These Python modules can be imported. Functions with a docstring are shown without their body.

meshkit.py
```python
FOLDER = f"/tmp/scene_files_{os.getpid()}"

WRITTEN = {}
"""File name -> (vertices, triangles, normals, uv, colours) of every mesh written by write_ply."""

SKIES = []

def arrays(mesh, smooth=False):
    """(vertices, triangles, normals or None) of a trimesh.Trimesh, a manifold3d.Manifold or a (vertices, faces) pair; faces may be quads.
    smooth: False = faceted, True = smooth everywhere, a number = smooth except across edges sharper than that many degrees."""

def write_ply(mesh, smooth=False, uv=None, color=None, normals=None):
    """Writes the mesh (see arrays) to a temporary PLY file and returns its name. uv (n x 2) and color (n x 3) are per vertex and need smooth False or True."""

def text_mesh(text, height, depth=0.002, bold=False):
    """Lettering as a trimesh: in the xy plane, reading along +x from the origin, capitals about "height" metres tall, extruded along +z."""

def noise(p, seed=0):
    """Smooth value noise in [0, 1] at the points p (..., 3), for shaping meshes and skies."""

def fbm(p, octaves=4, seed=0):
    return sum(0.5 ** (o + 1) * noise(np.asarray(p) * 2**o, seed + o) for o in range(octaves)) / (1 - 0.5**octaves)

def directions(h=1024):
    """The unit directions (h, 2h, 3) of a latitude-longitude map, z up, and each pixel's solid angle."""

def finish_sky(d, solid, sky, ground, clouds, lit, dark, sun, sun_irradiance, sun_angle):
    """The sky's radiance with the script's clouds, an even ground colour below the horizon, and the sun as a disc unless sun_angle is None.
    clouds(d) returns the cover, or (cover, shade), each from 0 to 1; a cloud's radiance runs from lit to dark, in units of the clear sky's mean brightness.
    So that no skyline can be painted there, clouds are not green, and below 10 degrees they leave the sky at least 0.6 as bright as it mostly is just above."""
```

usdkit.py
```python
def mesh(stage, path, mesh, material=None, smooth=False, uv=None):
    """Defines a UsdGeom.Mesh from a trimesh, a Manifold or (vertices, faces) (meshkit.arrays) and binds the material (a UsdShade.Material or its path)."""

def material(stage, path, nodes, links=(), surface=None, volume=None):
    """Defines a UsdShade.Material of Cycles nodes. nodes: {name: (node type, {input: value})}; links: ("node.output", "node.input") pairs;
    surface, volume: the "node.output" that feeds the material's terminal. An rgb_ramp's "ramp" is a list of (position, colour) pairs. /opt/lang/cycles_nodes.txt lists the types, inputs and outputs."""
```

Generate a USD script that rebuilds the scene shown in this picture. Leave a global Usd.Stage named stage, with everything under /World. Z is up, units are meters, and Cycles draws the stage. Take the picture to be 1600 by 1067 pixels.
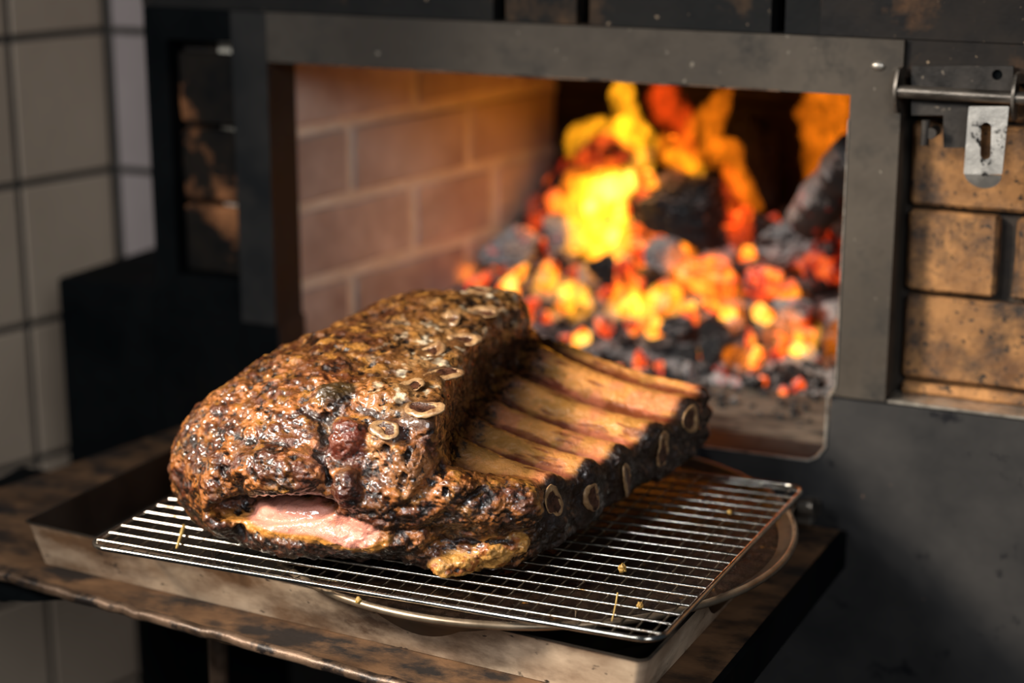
import math, random
import numpy as np, trimesh, usdkit, meshkit
import manifold3d as m3
from shapely.geometry import Polygon, box as sbox
from pxr import Usd, UsdGeom, UsdLux, UsdShade, Gf, Sdf, Vt

stage = Usd.Stage.CreateInMemory()
UsdGeom.SetStageUpAxis(stage, 'Z'); UsdGeom.SetStageMetersPerUnit(stage, 1.0)
UsdGeom.Xform.Define(stage, '/World'); stage.SetDefaultPrim(stage.GetPrimAtPath('/World'))
UsdGeom.Scope.Define(stage, '/World/Looks')
RNG = np.random.default_rng(7)

# ---------------------------------------------------------------- camera, light, exposure
F_PX, PITCH, YAW = 2900.0, math.radians(15.0), math.radians(25.2)
CAM = np.array([0.0, 0.0, 1.52])
FW = np.array([-math.sin(YAW)*math.cos(PITCH), math.cos(YAW)*math.cos(PITCH), -math.sin(PITCH)])
RT = np.array([math.cos(YAW), math.sin(YAW), 0.0]); UP = np.cross(RT, FW)
cam = UsdGeom.Camera.Define(stage, '/World/camera')
cam.AddTransformOp().Set(Gf.Matrix4d(*[float(x) for row in ((*RT, 0), (*UP, 0), (*-FW, 0), (*CAM, 1)) for x in row]))
cam.CreateHorizontalApertureAttr(36.0); cam.CreateVerticalApertureAttr(24.0)
cam.CreateFocalLengthAttr(F_PX*36/1600)
cam.CreateFStopAttr(2.5); cam.CreateFocusDistanceAttr(1.36)
cam.CreateClippingRangeAttr(Gf.Vec2f(0.05, 100))
cam.CreateExposureAttr(0.0)

dome = UsdLux.DomeLight.Define(stage, '/World/dome_light')
dome.CreateIntensityAttr(0.015); dome.CreateColorAttr(Gf.Vec3f(0.62, 0.80, 1.0))

def look_at(prim, pos, target):
    d = np.array(pos, float) - np.array(target, float); d /= np.linalg.norm(d)
    x = np.cross([0, 0, 1.0], d); x /= np.linalg.norm(x); y = np.cross(d, x)
    UsdGeom.Xformable(prim).AddTransformOp().Set(Gf.Matrix4d(*[float(v) for row in ((*x, 0), (*y, 0), (*d, 0), (*pos, 1)) for v in row]))
key = UsdLux.SphereLight.Define(stage, '/World/key_light')          # a warm spotlight above the work place, left of the camera
key.CreateRadiusAttr(0.17); key.CreateIntensityAttr(190.0); key.CreateColorAttr(Gf.Vec3f(1.0, 0.90, 0.76))
look_at(key, (-1.45, 0.33, 1.88), (-0.50, 1.25, 1.08))
sh_ = UsdLux.ShapingAPI.Apply(key.GetPrim()); sh_.CreateShapingConeAngleAttr(17.0); sh_.CreateShapingConeSoftnessAttr(0.9)
side = UsdLux.RectLight.Define(stage, '/World/second_window')      # daylight further back on the left
side.CreateWidthAttr(0.5); side.CreateHeightAttr(0.3); side.CreateIntensityAttr(34.0); side.CreateColorAttr(Gf.Vec3f(0.95, 0.98, 1.0))
look_at(side, (-1.15, -0.35, 2.1), (-0.55, 1.25, 1.0))
fill = UsdLux.RectLight.Define(stage, '/World/fill_window')          # unseen soft fill, added behind right to brighten the chamber wall
fill.CreateWidthAttr(0.8); fill.CreateHeightAttr(0.8)
fill.CreateIntensityAttr(9.0); fill.CreateColorAttr(Gf.Vec3f(0.92, 0.96, 1.0))
look_at(fill, (0.85, -0.7, 2.2), (-0.75, 1.5, 1.1))

# ---------------------------------------------------------------- pixel <-> place
def ray(px, py): return FW + RT*(px-800)/F_PX - UP*(py-533.5)/F_PX
def at(px, py, y):
    """The point that the photograph shows at (px, py), on the upright plane at depth y."""
    d = ray(px, py); return CAM + d*(y-CAM[1])/d[1]
def atz(px, py, z):
    d = ray(px, py); return CAM + d*(z-CAM[2])/d[2]

# ---------------------------------------------------------------- helpers
used = {}
def numbered(parent, name):
    key_ = (parent, name); n = used.get(key_, 0); used[key_] = n+1
    return f'{parent}/{name}' + (f'_{n:03d}' if n else '')
def path_of(p): return '/World' if p is None else str(p.GetPath())
def tag(prim, label=None, cat=None, group=None, kind=None):
    for k, v in (('label', label), ('category', cat), ('group', group), ('kind', kind)):
        if v: prim.SetCustomDataByKey(k, v)
    return prim
def thing(name, label, cat, loc=(0, 0, 0), group=None, kind=None):
    x = UsdGeom.Xform.Define(stage, numbered('/World', name))
    if any(loc): x.AddTranslateOp().Set(Gf.Vec3d(*map(float, loc)))
    return tag(x.GetPrim(), label, cat, group, kind)
def holder(name, parent, label=None):
    return tag(UsdGeom.Xform.Define(stage, numbered(path_of(parent), name)).GetPrim(), label)
def obj(name, mesh, m, parent=None, smooth=30, label=None, cat=None, group=None, kind=None, attrs=None):
    g = usdkit.mesh(stage, numbered(path_of(parent), name), mesh, m, smooth=smooth)
    if attrs:
        api = UsdGeom.PrimvarsAPI(g)
        for k, v in attrs.items():
            v = np.asarray(v, np.float32)
            if v.ndim == 2: api.CreatePrimvar(k, Sdf.ValueTypeNames.Color3fArray, 'vertex').Set(Vt.Vec3fArray.FromNumpy(v))
            else: api.CreatePrimvar(k, Sdf.ValueTypeNames.Color3fArray, 'vertex').Set(Vt.Vec3fArray.FromNumpy(np.repeat(v[:, None], 3, 1)))
    return tag(g.GetPrim(), label, cat, group, kind)
def cat(ms): return trimesh.util.concatenate([tm(x) for x in ms])
def tm(m):
    if isinstance(m, trimesh.Trimesh): return m
    v, f, _ = meshkit.arrays(m); return trimesh.Trimesh(v, f, process=False)
def box(lo, hi, b=0.0):
    """A box from corner to corner with chamfered edges."""
    lo, hi = np.minimum(lo, hi).astype(float), np.maximum(lo, hi).astype(float)
    if b <= 0:
        return trimesh.creation.box(bounds=[lo, hi])
    b = min(b, (hi-lo).min()*0.45); pts = []
    for i in np.ndindex(2, 2, 2):
        c = np.where(np.array(i) == 0, lo, hi); s = np.where(np.array(i) == 0, 1, -1)
        for k in range(3):
            p = c + s*b; p[k] = c[k]; pts.append(p)
    return tm(m3.Manifold.hull_points(np.array(pts)))
def prism(poly, z0, z1):
    m = trimesh.creation.extrude_polygon(poly, z1-z0, engine='earcut'); m.apply_translation([0, 0, z0]); return m
def wallprism(poly, y0, y1):
    """An (x, z) outline pushed back from y0 to y1."""
    m = cat([trimesh.creation.extrude_polygon(g_, y1-y0, engine='earcut') for g_ in getattr(poly, 'geoms', [poly]) if g_.geom_type == 'Polygon' and g_.area > 1e-8])
    v = m.vertices.copy(); m.vertices = np.stack([v[:, 0], y0 + v[:, 2], v[:, 1]], 1); m.invert(); return m
def quadprism(q, z0, z1): return prism(Polygon(q), z0, z1)
def tube(pts, r, n=8, cap=True):
    p = np.asarray(pts, float); k = len(p); r = np.broadcast_to(np.asarray(r, float), k)
    t = np.gradient(p, axis=0); t /= np.linalg.norm(t, axis=1, keepdims=True)
    ref = np.array([0, 0, 1.0]) if abs(t[0][2]) < 0.9 else np.array([1.0, 0, 0])
    V = []
    for i in range(k):
        a = ref - t[i]*(ref@t[i]); a /= np.linalg.norm(a); ref = a; b = np.cross(t[i], a)
        ang = np.arange(n)*2*np.pi/n
        V.append(p[i] + r[i]*(np.cos(ang)[:, None]*a + np.sin(ang)[:, None]*b))
    V = np.vstack(V); Fc = []
    for i in range(k-1):
        for j in range(n):
            a, b, c, d = i*n+j, i*n+(j+1) % n, (i+1)*n+(j+1) % n, (i+1)*n+j
            Fc += [[a, b, c], [a, c, d]]
    if cap:
        V = np.vstack([V, p[0], p[-1]]); e0, e1 = len(V)-2, len(V)-1
        for j in range(n):
            Fc += [[e0, (j+1) % n, j], [e1, (k-1)*n+j, (k-1)*n+(j+1) % n]]
    return trimesh.Trimesh(V, np.array(Fc), process=False)
def closed_tube(pts, r, n=8):
    p = np.asarray(pts, float); k = len(p)
    t = np.roll(p, -1, 0) - np.roll(p, 1, 0); t /= np.linalg.norm(t, axis=1, keepdims=True)
    nrm = np.cross(p - p.mean(0), np.roll(p, -1, 0) - p.mean(0)).sum(0); nrm /= np.linalg.norm(nrm)
    r = np.broadcast_to(np.asarray(r, float), k); ang = np.arange(n)*2*np.pi/n
    b = np.cross(t, nrm)
    V = (p[:, None] + r[:, None, None]*(np.cos(ang)[None, :, None]*b[:, None] + np.sin(ang)[None, :, None]*nrm)).reshape(-1, 3)
    Fc = []
    for i in range(k):
        for j in range(n):
            a, b_, c, d = i*n+j, i*n+(j+1) % n, ((i+1) % k)*n+(j+1) % n, ((i+1) % k)*n+j
            Fc += [[a, b_, c], [a, c, d]]
    return trimesh.Trimesh(V, np.array(Fc), process=False)
def lathe(profile, n=96, centre=(0, 0)):
    pr = np.asarray(profile, float); k = len(pr); ang = np.arange(n)*2*np.pi/n
    V = np.stack([centre[0] + pr[:, 0][None]*np.cos(ang)[:, None], centre[1] + pr[:, 0][None]*np.sin(ang)[:, None], np.broadcast_to(pr[:, 1][None], (n, k))], -1).reshape(-1, 3)
    Fc = []
    for i in range(n):
        for j in range(k-1):
            a, b, c, d = i*k+j, ((i+1) % n)*k+j, ((i+1) % n)*k+j+1, i*k+j+1
            Fc += [[a, b, c], [a, c, d]]
    return trimesh.Trimesh(V, np.array(Fc), process=False)
def cyl(a, b, r, n=24): return tube(np.linspace(a, b, 2), r, n)
def rounded_poly(q, r, n=6):
    return Polygon(q).buffer(-r).buffer(r, quad_segs=n)
def catmull(pts, n=8):
    p = np.asarray(pts, float); p = np.vstack([2*p[0]-p[1], p, 2*p[-1]-p[-2]]); out = []
    for i in range(1, len(p)-2):
        for t in np.arange(n)/n:
            out.append(0.5*((2*p[i]) + (p[i+1]-p[i-1])*t + (2*p[i-1]-5*p[i]+4*p[i+1]-p[i+2])*t*t + (-p[i-1]+3*p[i]-3*p[i+1]+p[i+2])*t**3))
    return np.array(out + [p[-2]])

# ---------------------------------------------------------------- materials
def mat(name, nodes, links, surface='p.BSDF', volume=None):
    return usdkit.material(stage, '/World/Looks/'+name, nodes, links, surface=surface, volume=volume)
def surf(name, c1, c2, scale=20, detail=6, lo=0.35, hi=0.65, rough=(0.5, 0.7), metallic=0.0, bump=0.3, bscale=None, bdist=0.001,
         patch=None, pscale=6, plo=0.52, phi=0.62, stretch=None, vary=0.0, spec=0.5, coat=0.0, speck=None, sscale=200, slo=0.62, shi=0.68):
    """A worn surface: two tones in a noise, optional patches of a third tone, optional specks, fine relief."""
    n = {'tc': ('texture_coordinate', {}), 'n1': ('noise_texture', {'scale': scale, 'detail': detail, 'roughness': 0.6}),
         'r1': ('rgb_ramp', {'ramp': [(lo, c1), (hi, c2)]}),
         'rr': ('map_range', {'from_min': 0.3, 'from_max': 0.7, 'to_min': rough[0], 'to_max': rough[1]}),
         'nb': ('noise_texture', {'scale': bscale or scale*6, 'detail': 5, 'roughness': 0.6}),
         'bp': ('bump', {'strength': bump, 'distance': bdist}),
         'p': ('principled_bsdf', {'metallic': metallic, 'specular_ior_level': spec, 'coat_weight': coat})}
    src = 'tc.object'; L = []
    if stretch:
        n['mp'] = ('mapping', {'scale': stretch}); L.append(('tc.object', 'mp.vector')); src = 'mp.vector'
    L += [(src, 'n1.vector'), (src, 'nb.vector'), ('n1.fac', 'r1.fac'), ('n1.fac', 'rr.value'), ('nb.fac', 'bp.height'), ('bp.normal', 'p.normal'), ('rr.result', 'p.roughness')]
    col = 'r1.color'
    if patch is not None:
        n['n2'] = ('noise_texture', {'scale': pscale, 'detail': 7, 'roughness': 0.65}); n['r2'] = ('rgb_ramp', {'ramp': [(plo, (0, 0, 0)), (phi, (1, 1, 1))]})
        n['m2'] = ('mix_color', {'b': patch}); L += [(src, 'n2.vector'), ('n2.fac', 'r2.fac'), ('r2.color', 'm2.fac'), (col, 'm2.a')]; col = 'm2.result'
    if speck is not None:
        n['n3'] = ('noise_texture', {'scale': sscale, 'detail': 3}); n['r3'] = ('rgb_ramp', {'ramp': [(slo, (0, 0, 0)), (shi, (1, 1, 1))]})
        n['m3'] = ('mix_color', {'b': speck}); L += [(src, 'n3.vector'), ('n3.fac', 'r3.fac'), ('r3.color', 'm3.fac'), (col, 'm3.a')]; col = 'm3.result'
    if vary:
        n['oi'] = ('object_info', {}); n['vr'] = ('map_range', {'to_min': 1-vary, 'to_max': 1+vary}); n['hv'] = ('hsv', {})
        L += [('oi.random', 'vr.value'), ('vr.result', 'hv.value'), (col, 'hv.color')]; col = 'hv.color'
    L.append((col, 'p.base_color'))
    return mat(name, n, L)

M = {}
M['soot'] = surf('soot_steel', (0.0015, 0.0025, 0.0032), (0.005, 0.006, 0.0065), 14, rough=(0.6, 0.8), bump=0.25, patch=(0.012, 0.009, 0.007), pscale=9, plo=0.58, phi=0.78, spec=0.05)
M['lowerplate'] = surf('lower_plate_steel', (0.022, 0.0215, 0.022), (0.043, 0.040, 0.038), 10, rough=(0.5, 0.7), bump=0.25, patch=(0.008, 0.008, 0.010), pscale=34, plo=0.60, phi=0.68, speck=(0.16, 0.10, 0.07), sscale=90, slo=0.74, shi=0.77, spec=0.2)
M['frame'] = surf('frame_steel', (0.048, 0.039, 0.031), (0.108, 0.088, 0.068), 9, spec=0.22, rough=(0.45, 0.62), bump=0.3, bscale=160, patch=(0.030, 0.027, 0.024), pscale=18, plo=0.5, phi=0.7, speck=(0.22, 0.19, 0.15), sscale=120, slo=0.70, shi=0.76)
M['upper'] = surf('upper_plate_steel', (0.006, 0.0065, 0.007), (0.016, 0.0145, 0.013), 12, rough=(0.5, 0.7), bump=0.4, spec=0.15, patch=(0.085, 0.048, 0.025), pscale=13, plo=0.58, phi=0.74, speck=(0.30, 0.22, 0.15), sscale=95, slo=0.70, shi=0.76)
M['darkframe'] = surf('dark_frame_steel', (0.014, 0.015, 0.016), (0.036, 0.033, 0.030), 11, rough=(0.5, 0.7), bump=0.3, spec=0.12, patch=(0.05, 0.042, 0.035), pscale=12, plo=0.55, phi=0.75)  # darker version of the frame steel, for the left stile
M['rustplate'] = surf('rusty_plate_steel', (0.009, 0.008, 0.008), (0.028, 0.022, 0.018), 22, rough=(0.5, 0.75), bump=0.5, spec=0.2, patch=(0.12, 0.060, 0.028), pscale=17, plo=0.50, phi=0.68, speck=(0.42, 0.30, 0.19), sscale=170, slo=0.69, shi=0.74)
M['edge'] = surf('bare_edge_steel', (0.45, 0.40, 0.34), (0.75, 0.68, 0.58), 60, rough=(0.25, 0.45), metallic=0.8)
M['facebrick'] = surf('face_brick', (0.14, 0.060, 0.020), (0.42, 0.20, 0.068), 26, rough=(0.6, 0.85), bump=0.6, bscale=130, bdist=0.002, patch=(0.040, 0.024, 0.016), pscale=24, plo=0.47, phi=0.64, vary=0.15, speck=(0.022, 0.015, 0.010), sscale=160, slo=0.60, shi=0.68)
M['sootbrick'] = surf('soot_brick', (0.006, 0.006, 0.006), (0.020, 0.015, 0.011), 20, spec=0.1, rough=(0.7, 0.9), bump=0.6, bscale=90, patch=(0.50, 0.20, 0.08), pscale=11, plo=0.49, phi=0.66)
M['darkmortar'] = surf('dark_mortar', (0.016, 0.012, 0.010), (0.05, 0.036, 0.025), 40, rough=(0.8, 0.95), bump=0.7)
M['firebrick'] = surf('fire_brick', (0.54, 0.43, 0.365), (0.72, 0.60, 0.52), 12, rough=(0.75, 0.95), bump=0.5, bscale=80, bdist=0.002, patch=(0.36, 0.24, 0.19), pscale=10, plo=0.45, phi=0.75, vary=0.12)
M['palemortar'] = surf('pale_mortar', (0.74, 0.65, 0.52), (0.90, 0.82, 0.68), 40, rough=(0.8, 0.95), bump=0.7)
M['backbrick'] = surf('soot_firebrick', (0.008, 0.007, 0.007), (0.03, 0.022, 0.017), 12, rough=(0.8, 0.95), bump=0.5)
M['hearth'] = surf('hearth_stone', (0.10, 0.075, 0.055), (0.26, 0.20, 0.15), 16, rough=(0.8, 0.95), bump=0.5, stretch=(1, 2.2, 1), patch=(0.035, 0.03, 0.026), pscale=24, plo=0.5, phi=0.62)
M['tile'] = surf('glazed_tile', (0.36, 0.275, 0.205), (0.43, 0.335, 0.25), 5, rough=(0.38, 0.5), bump=0.05, bscale=30, vary=0.06)
M['tileback'] = surf('glazed_tile_cool', (0.33, 0.27, 0.26), (0.39, 0.325, 0.31), 5, rough=(0.38, 0.5), bump=0.05, bscale=30, vary=0.04)
M['grout'] = surf('tile_grout', (0.045, 0.038, 0.032), (0.065, 0.055, 0.046), 60, rough=(0.8, 0.95), bump=0.4)
M['floor'] = surf('floor_tile', (0.03, 0.03, 0.03), (0.05, 0.05, 0.05), 20, rough=(0.6, 0.8))
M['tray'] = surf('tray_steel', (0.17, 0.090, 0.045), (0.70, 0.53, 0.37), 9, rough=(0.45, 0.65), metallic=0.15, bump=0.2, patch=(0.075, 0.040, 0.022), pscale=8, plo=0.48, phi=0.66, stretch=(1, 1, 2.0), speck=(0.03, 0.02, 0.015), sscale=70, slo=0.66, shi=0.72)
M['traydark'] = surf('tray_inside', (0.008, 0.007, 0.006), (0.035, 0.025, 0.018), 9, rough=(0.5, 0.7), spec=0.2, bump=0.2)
M['shelf'] = surf('shelf_rust', (0.070, 0.036, 0.019), (0.22, 0.115, 0.055), 13, rough=(0.5, 0.75), spec=0.3, bump=0.5, bscale=110, patch=(0.022, 0.017, 0.015), pscale=15, plo=0.45, phi=0.60, stretch=(1, 1.6, 1))
M['lip'] = surf('lip_steel', (0.060, 0.034, 0.020), (0.22, 0.135, 0.085), 24, rough=(0.32, 0.5), metallic=0.35, bump=0.6, bscale=140, patch=(0.02, 0.014, 0.012), pscale=34, plo=0.52, phi=0.6)
M['pan'] = surf('pan_steel', (0.030, 0.022, 0.016), (0.10, 0.076, 0.056), 18, rough=(0.30, 0.45), metallic=0.85, bump=0.1)
M['panrim'] = surf('pan_rim_steel', (0.22, 0.15, 0.095), (0.46, 0.35, 0.24), 18, rough=(0.26, 0.4), metallic=0.8, bump=0.1)  # lighter than the pan, with the rim highlight put into the colour
M['wire'] = surf('rack_wire', (0.46, 0.41, 0.34), (0.74, 0.69, 0.62), 80, rough=(0.12, 0.22), metallic=1.0, bump=0.1, patch=(0.25, 0.15, 0.07), pscale=40, plo=0.58, phi=0.68)
M['crosswire'] = surf('rack_cross_wire', (0.10, 0.075, 0.05), (0.30, 0.25, 0.19), 80, rough=(0.25, 0.4), metallic=1.0, bump=0.1)
M['drip'] = surf('drippings_look', (0.006, 0.004, 0.003), (0.020, 0.009, 0.004), 45, rough=(0.10, 0.65), bump=1.0, bscale=90, bdist=0.004, patch=(0.22, 0.09, 0.015), pscale=60, plo=0.64, phi=0.70, spec=0.25)  # orange patches stand in for firelight glints on the fat
M['zinc'] = surf('zinc_hasp', (0.42, 0.40, 0.37), (0.66, 0.63, 0.58), 60, rough=(0.35, 0.55), metallic=0.7, bump=0.3, patch=(0.03, 0.028, 0.026), pscale=75, plo=0.60, phi=0.64)
M['rod'] = surf('rod_steel', (0.10, 0.085, 0.07), (0.34, 0.29, 0.24), 70, rough=(0.28, 0.45), metallic=0.85, bump=0.2, stretch=(0.3, 1, 1))
M['latch'] = surf('latch_plate', (0.022, 0.019, 0.017), (0.06, 0.05, 0.042), 40, rough=(0.4, 0.6), metallic=0.4, bump=0.3, speck=(0.30, 0.24, 0.18), sscale=110, slo=0.68, shi=0.74)
M['bone'] = surf('bone', (0.15, 0.065, 0.025), (0.48, 0.285, 0.13), 160, rough=(0.25, 0.5), bump=0.4, bscale=400, bdist=0.0006, coat=0.4, patch=(0.12, 0.05, 0.02), pscale=110, plo=0.55, phi=0.7)
M['marrow'] = surf('marrow', (0.020, 0.007, 0.004), (0.10, 0.035, 0.016), 160, rough=(0.18, 0.4), bump=0.8, bscale=500, bdist=0.001, coat=0.5)
M['straw'] = surf('straw', (0.50, 0.30, 0.08), (0.75, 0.52, 0.18), 90, rough=(0.5, 0.7))
M['crumb'] = surf('crumb', (0.28, 0.15, 0.03), (0.55, 0.34, 0.09), 150, rough=(0.3, 0.6))
M['ashes'] = surf('ash_bed', (0.05, 0.045, 0.042), (0.17, 0.15, 0.14), 45, rough=(0.9, 1.0), bump=1.0, bscale=120, bdist=0.004, patch=(0.02, 0.018, 0.018), pscale=28, plo=0.48, phi=0.58)

def coal(name, glow, ash, cov, hot, heat=False):
    """Charcoal: black, ash on faces that look up, glowing through where the noise opens. glow = strength, cov = ramp start of the glow."""
    n = {'tc': ('texture_coordinate', {}), 'oi': ('object_info', {}), 'sc': ('vector_math', {'math_type': 'scale', 'scale': 37.0, 'vector1': (1, 1, 1)}),
         'geo': ('geometry', {}), 'sep': ('separate_xyz', {}), 'na': ('noise_texture', {'scale': 95, 'detail': 6, 'roughness': 0.7}),
         'add': ('math', {'math_type': 'multiply_add', 'value2': 0.45, 'value3': 0.0}), 'ra': ('rgb_ramp', {'ramp': [(ash, (0.016, 0.015, 0.016)), (ash+0.16, (0.46, 0.43, 0.42))]}),
         'ng': ('noise_texture', {'scale': 42, 'detail': 4, 'roughness': 0.6, 'distortion': 0.6}),
         'rg': ('rgb_ramp', {'ramp': [(cov, (0, 0, 0)), (cov+0.05, (0.35, 0.012, 0.003)), (cov+0.13, (0.9, 0.085, 0.008)), (cov+0.24, (1.0, 0.20+0.1*hot, 0.016)), (cov+0.36, (1.0, 0.30+0.22*hot, 0.03+0.06*hot))]}),
         'bp': ('bump', {'strength': 0.8, 'distance': 0.003}),
         'p': ('principled_bsdf', {'roughness': 0.85, 'emission_strength': glow})}
    L = [('tc.object', 'na.vector'), ('tc.object', 'ng.vector'), ('geo.normal', 'sep.vector'), ('sep.z', 'add.value1'), ('na.fac', 'add.value3'), ('add.value', 'ra.fac'), ('ra.color', 'p.base_color'),
         ('na.fac', 'bp.height'), ('bp.normal', 'p.normal')]
    if heat:
        n['ha'] = ('attribute', {'attribute': 'heat'}); n['hm'] = ('math', {'math_type': 'multiply', 'value2': glow}); L += [('ha.fac', 'hm.value1'), ('hm.value', 'p.emission_strength')]
    if glow > 0: L += [('ng.fac', 'rg.fac'), ('rg.color', 'p.emission_color')]
    return mat(name, n, L)
M['charcoal'] = coal('charcoal', 0.0, 0.86, 0.9, 0)
M['ashcoal'] = coal('ash_coal', 0.8, 0.36, 0.60, 0)
M['coal'] = coal('smouldering_coal', 1.0, 0.74, 0.45, 0)
M['ember'] = coal('ember', 1.7, 0.74, 0.38, 0.5)
M['ashbed'] = coal('ash_bed_glow', 2.0, 0.84, 0.42, 0.6, True)
M['hot'] = coal('hot_ember', 2.6, 0.90, 0.26, 1.0)

def flame_mat(name, col, k):
    return mat(name, {'tc': ('texture_coordinate', {}), 'mp': ('mapping', {'scale': (1, 1, 0.5)}), 'n': ('noise_texture', {'scale': 70, 'detail': 2, 'distortion': 1.2}), 'r': ('map_range', {'from_min': 0.36, 'from_max': 0.62, 'to_min': 0.12*k, 'to_max': 1.25*k}),
                      'v': ('principled_volume', {'density': 0.0, 'emission_color': col})}, [('tc.object', 'mp.vector'), ('mp.vector', 'n.vector'), ('n.fac', 'r.value'), ('r.result', 'v.emission_strength')], surface=None, volume='v.volume')
M['fl_yellow'] = flame_mat('flame_yellow', (1.0, 0.37, 0.010), 92.0)
M['fl_white'] = flame_mat('flame_core', (1.0, 0.50, 0.07), 210.0)
M['fl_orange'] = flame_mat('flame_orange', (1.0, 0.21, 0.006), 46.0)
M['fl_red'] = flame_mat('flame_red', (1.0, 0.075, 0.006), 38.0)

# ---------------------------------------------------------------- the room
obj('floor', box((-3.2, -2.5, -0.05), (1.5, 2.3, 0.0)), M['floor'], kind='structure')
ang = math.radians(13.8); WD = np.array([math.sin(ang), math.cos(ang)]); WN = np.array([WD[1], -WD[0]])   # along, and out of, the left wall
WC = np.array([-1.310, 1.711])                                                                            # inner corner of left and back wall
def on_wall(s, out, z): q = WC + WD*s + WN*out; return np.array([q[0], q[1], z])
def place_wall(m):
    v = m.vertices; m.vertices = np.stack([WC[0] + WD[0]*v[:, 0] + WN[0]*v[:, 1], WC[1] + WD[1]*v[:, 0] + WN[1]*v[:, 1], v[:, 2]], 1)
    if m.volume < 0: m.invert()
    return m
g = 0.004
wl = obj('wall_left', place_wall(box((-2.6, -0.12, 0), (0.0, -0.003, 2.4))), M['grout'], kind='structure', smooth=False)
for i in range(7):
    for j in range(1, 10):
        z0 = 1.002 + 0.158*(j-6); s1 = -0.131*i
        obj('tile', place_wall(box((s1-0.131+g, -0.0031, z0+g), (s1-g, 0.001, z0+0.158-g), 0.0015)), M['tile'], wl, smooth=False)
wb = obj('wall_back', box((-1.32, 1.714, 0), (-1.0, 1.84, 2.4)), M['grout'], kind='structure', smooth=False)
for i in range(2):
    for j in range(1, 10):
        z0 = 1.002 + 0.158*(j-6)
        obj('tile', box((-1.305+0.158*i+g, 1.710, z0+g), (-1.305+0.158*(i+1)-g, 1.7141, z0+0.158-g), 0.0015), M['tileback'], wb, smooth=False)

# ---------------------------------------------------------------- the oven
Y0 = 1.511
oven = thing('wood_fired_oven', 'black sooty steel and brick wood-fired oven with an open fire chamber', 'oven')
xl, xr, zt = -0.966, -0.400, 1.320            # the chamber's mouth
mouth = Polygon([(xl, 0.996), (xl, zt), (xr, zt), (xr, 1.067), (xr-0.005, 1.060), (xr-0.008, 1.012), (xr-0.014, 1.001), (xr-0.022, 0.997)])
panel_r = sbox(-0.357, 1.0615, 0.16, 1.336); panel_l = sbox(-1.085, 1.10, -1.010, 1.336)
plate = sbox(-1.112, 0.0, 0.20, 1.3665).difference(mouth).difference(panel_r).difference(panel_l)
low = plate.intersection(sbox(-2, 0, 2, 1.0605)); up = plate.intersection(sbox(-2, 1.0605, 2, 2))
obj('lower_plate', wallprism(low.intersection(sbox(-0.9665, 0, 2, 2)), Y0, Y0+0.05), M['lowerplate'], oven, smooth=False)
obj('lower_plate', wallprism(low.intersection(sbox(-2, 0, -0.9668, 2)), Y0, Y0+0.05), M['soot'], oven, smooth=False, label='darker plate left of the oven mouth')  # left stretch of the same plate in a darker tone
left_part = up.intersection(sbox(-2, 0, -1.008, 3)); frame_part = up.intersection(sbox(-1.008, 0, -0.357, 3)); right_part = up.intersection(sbox(-0.357, 0, 2, 3))
obj('side_column', wallprism(left_part, Y0+0.002, Y0+0.05), M['soot'], oven, smooth=False)
fr = sbox(-1.006, 1.0605, -0.3575, 1.3665).difference(mouth)
obj('mouth_frame', wallprism(fr.intersection(sbox(xl, 0, 2, 2)), Y0-0.005, Y0+0.045), M['frame'], oven, smooth=False)
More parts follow.
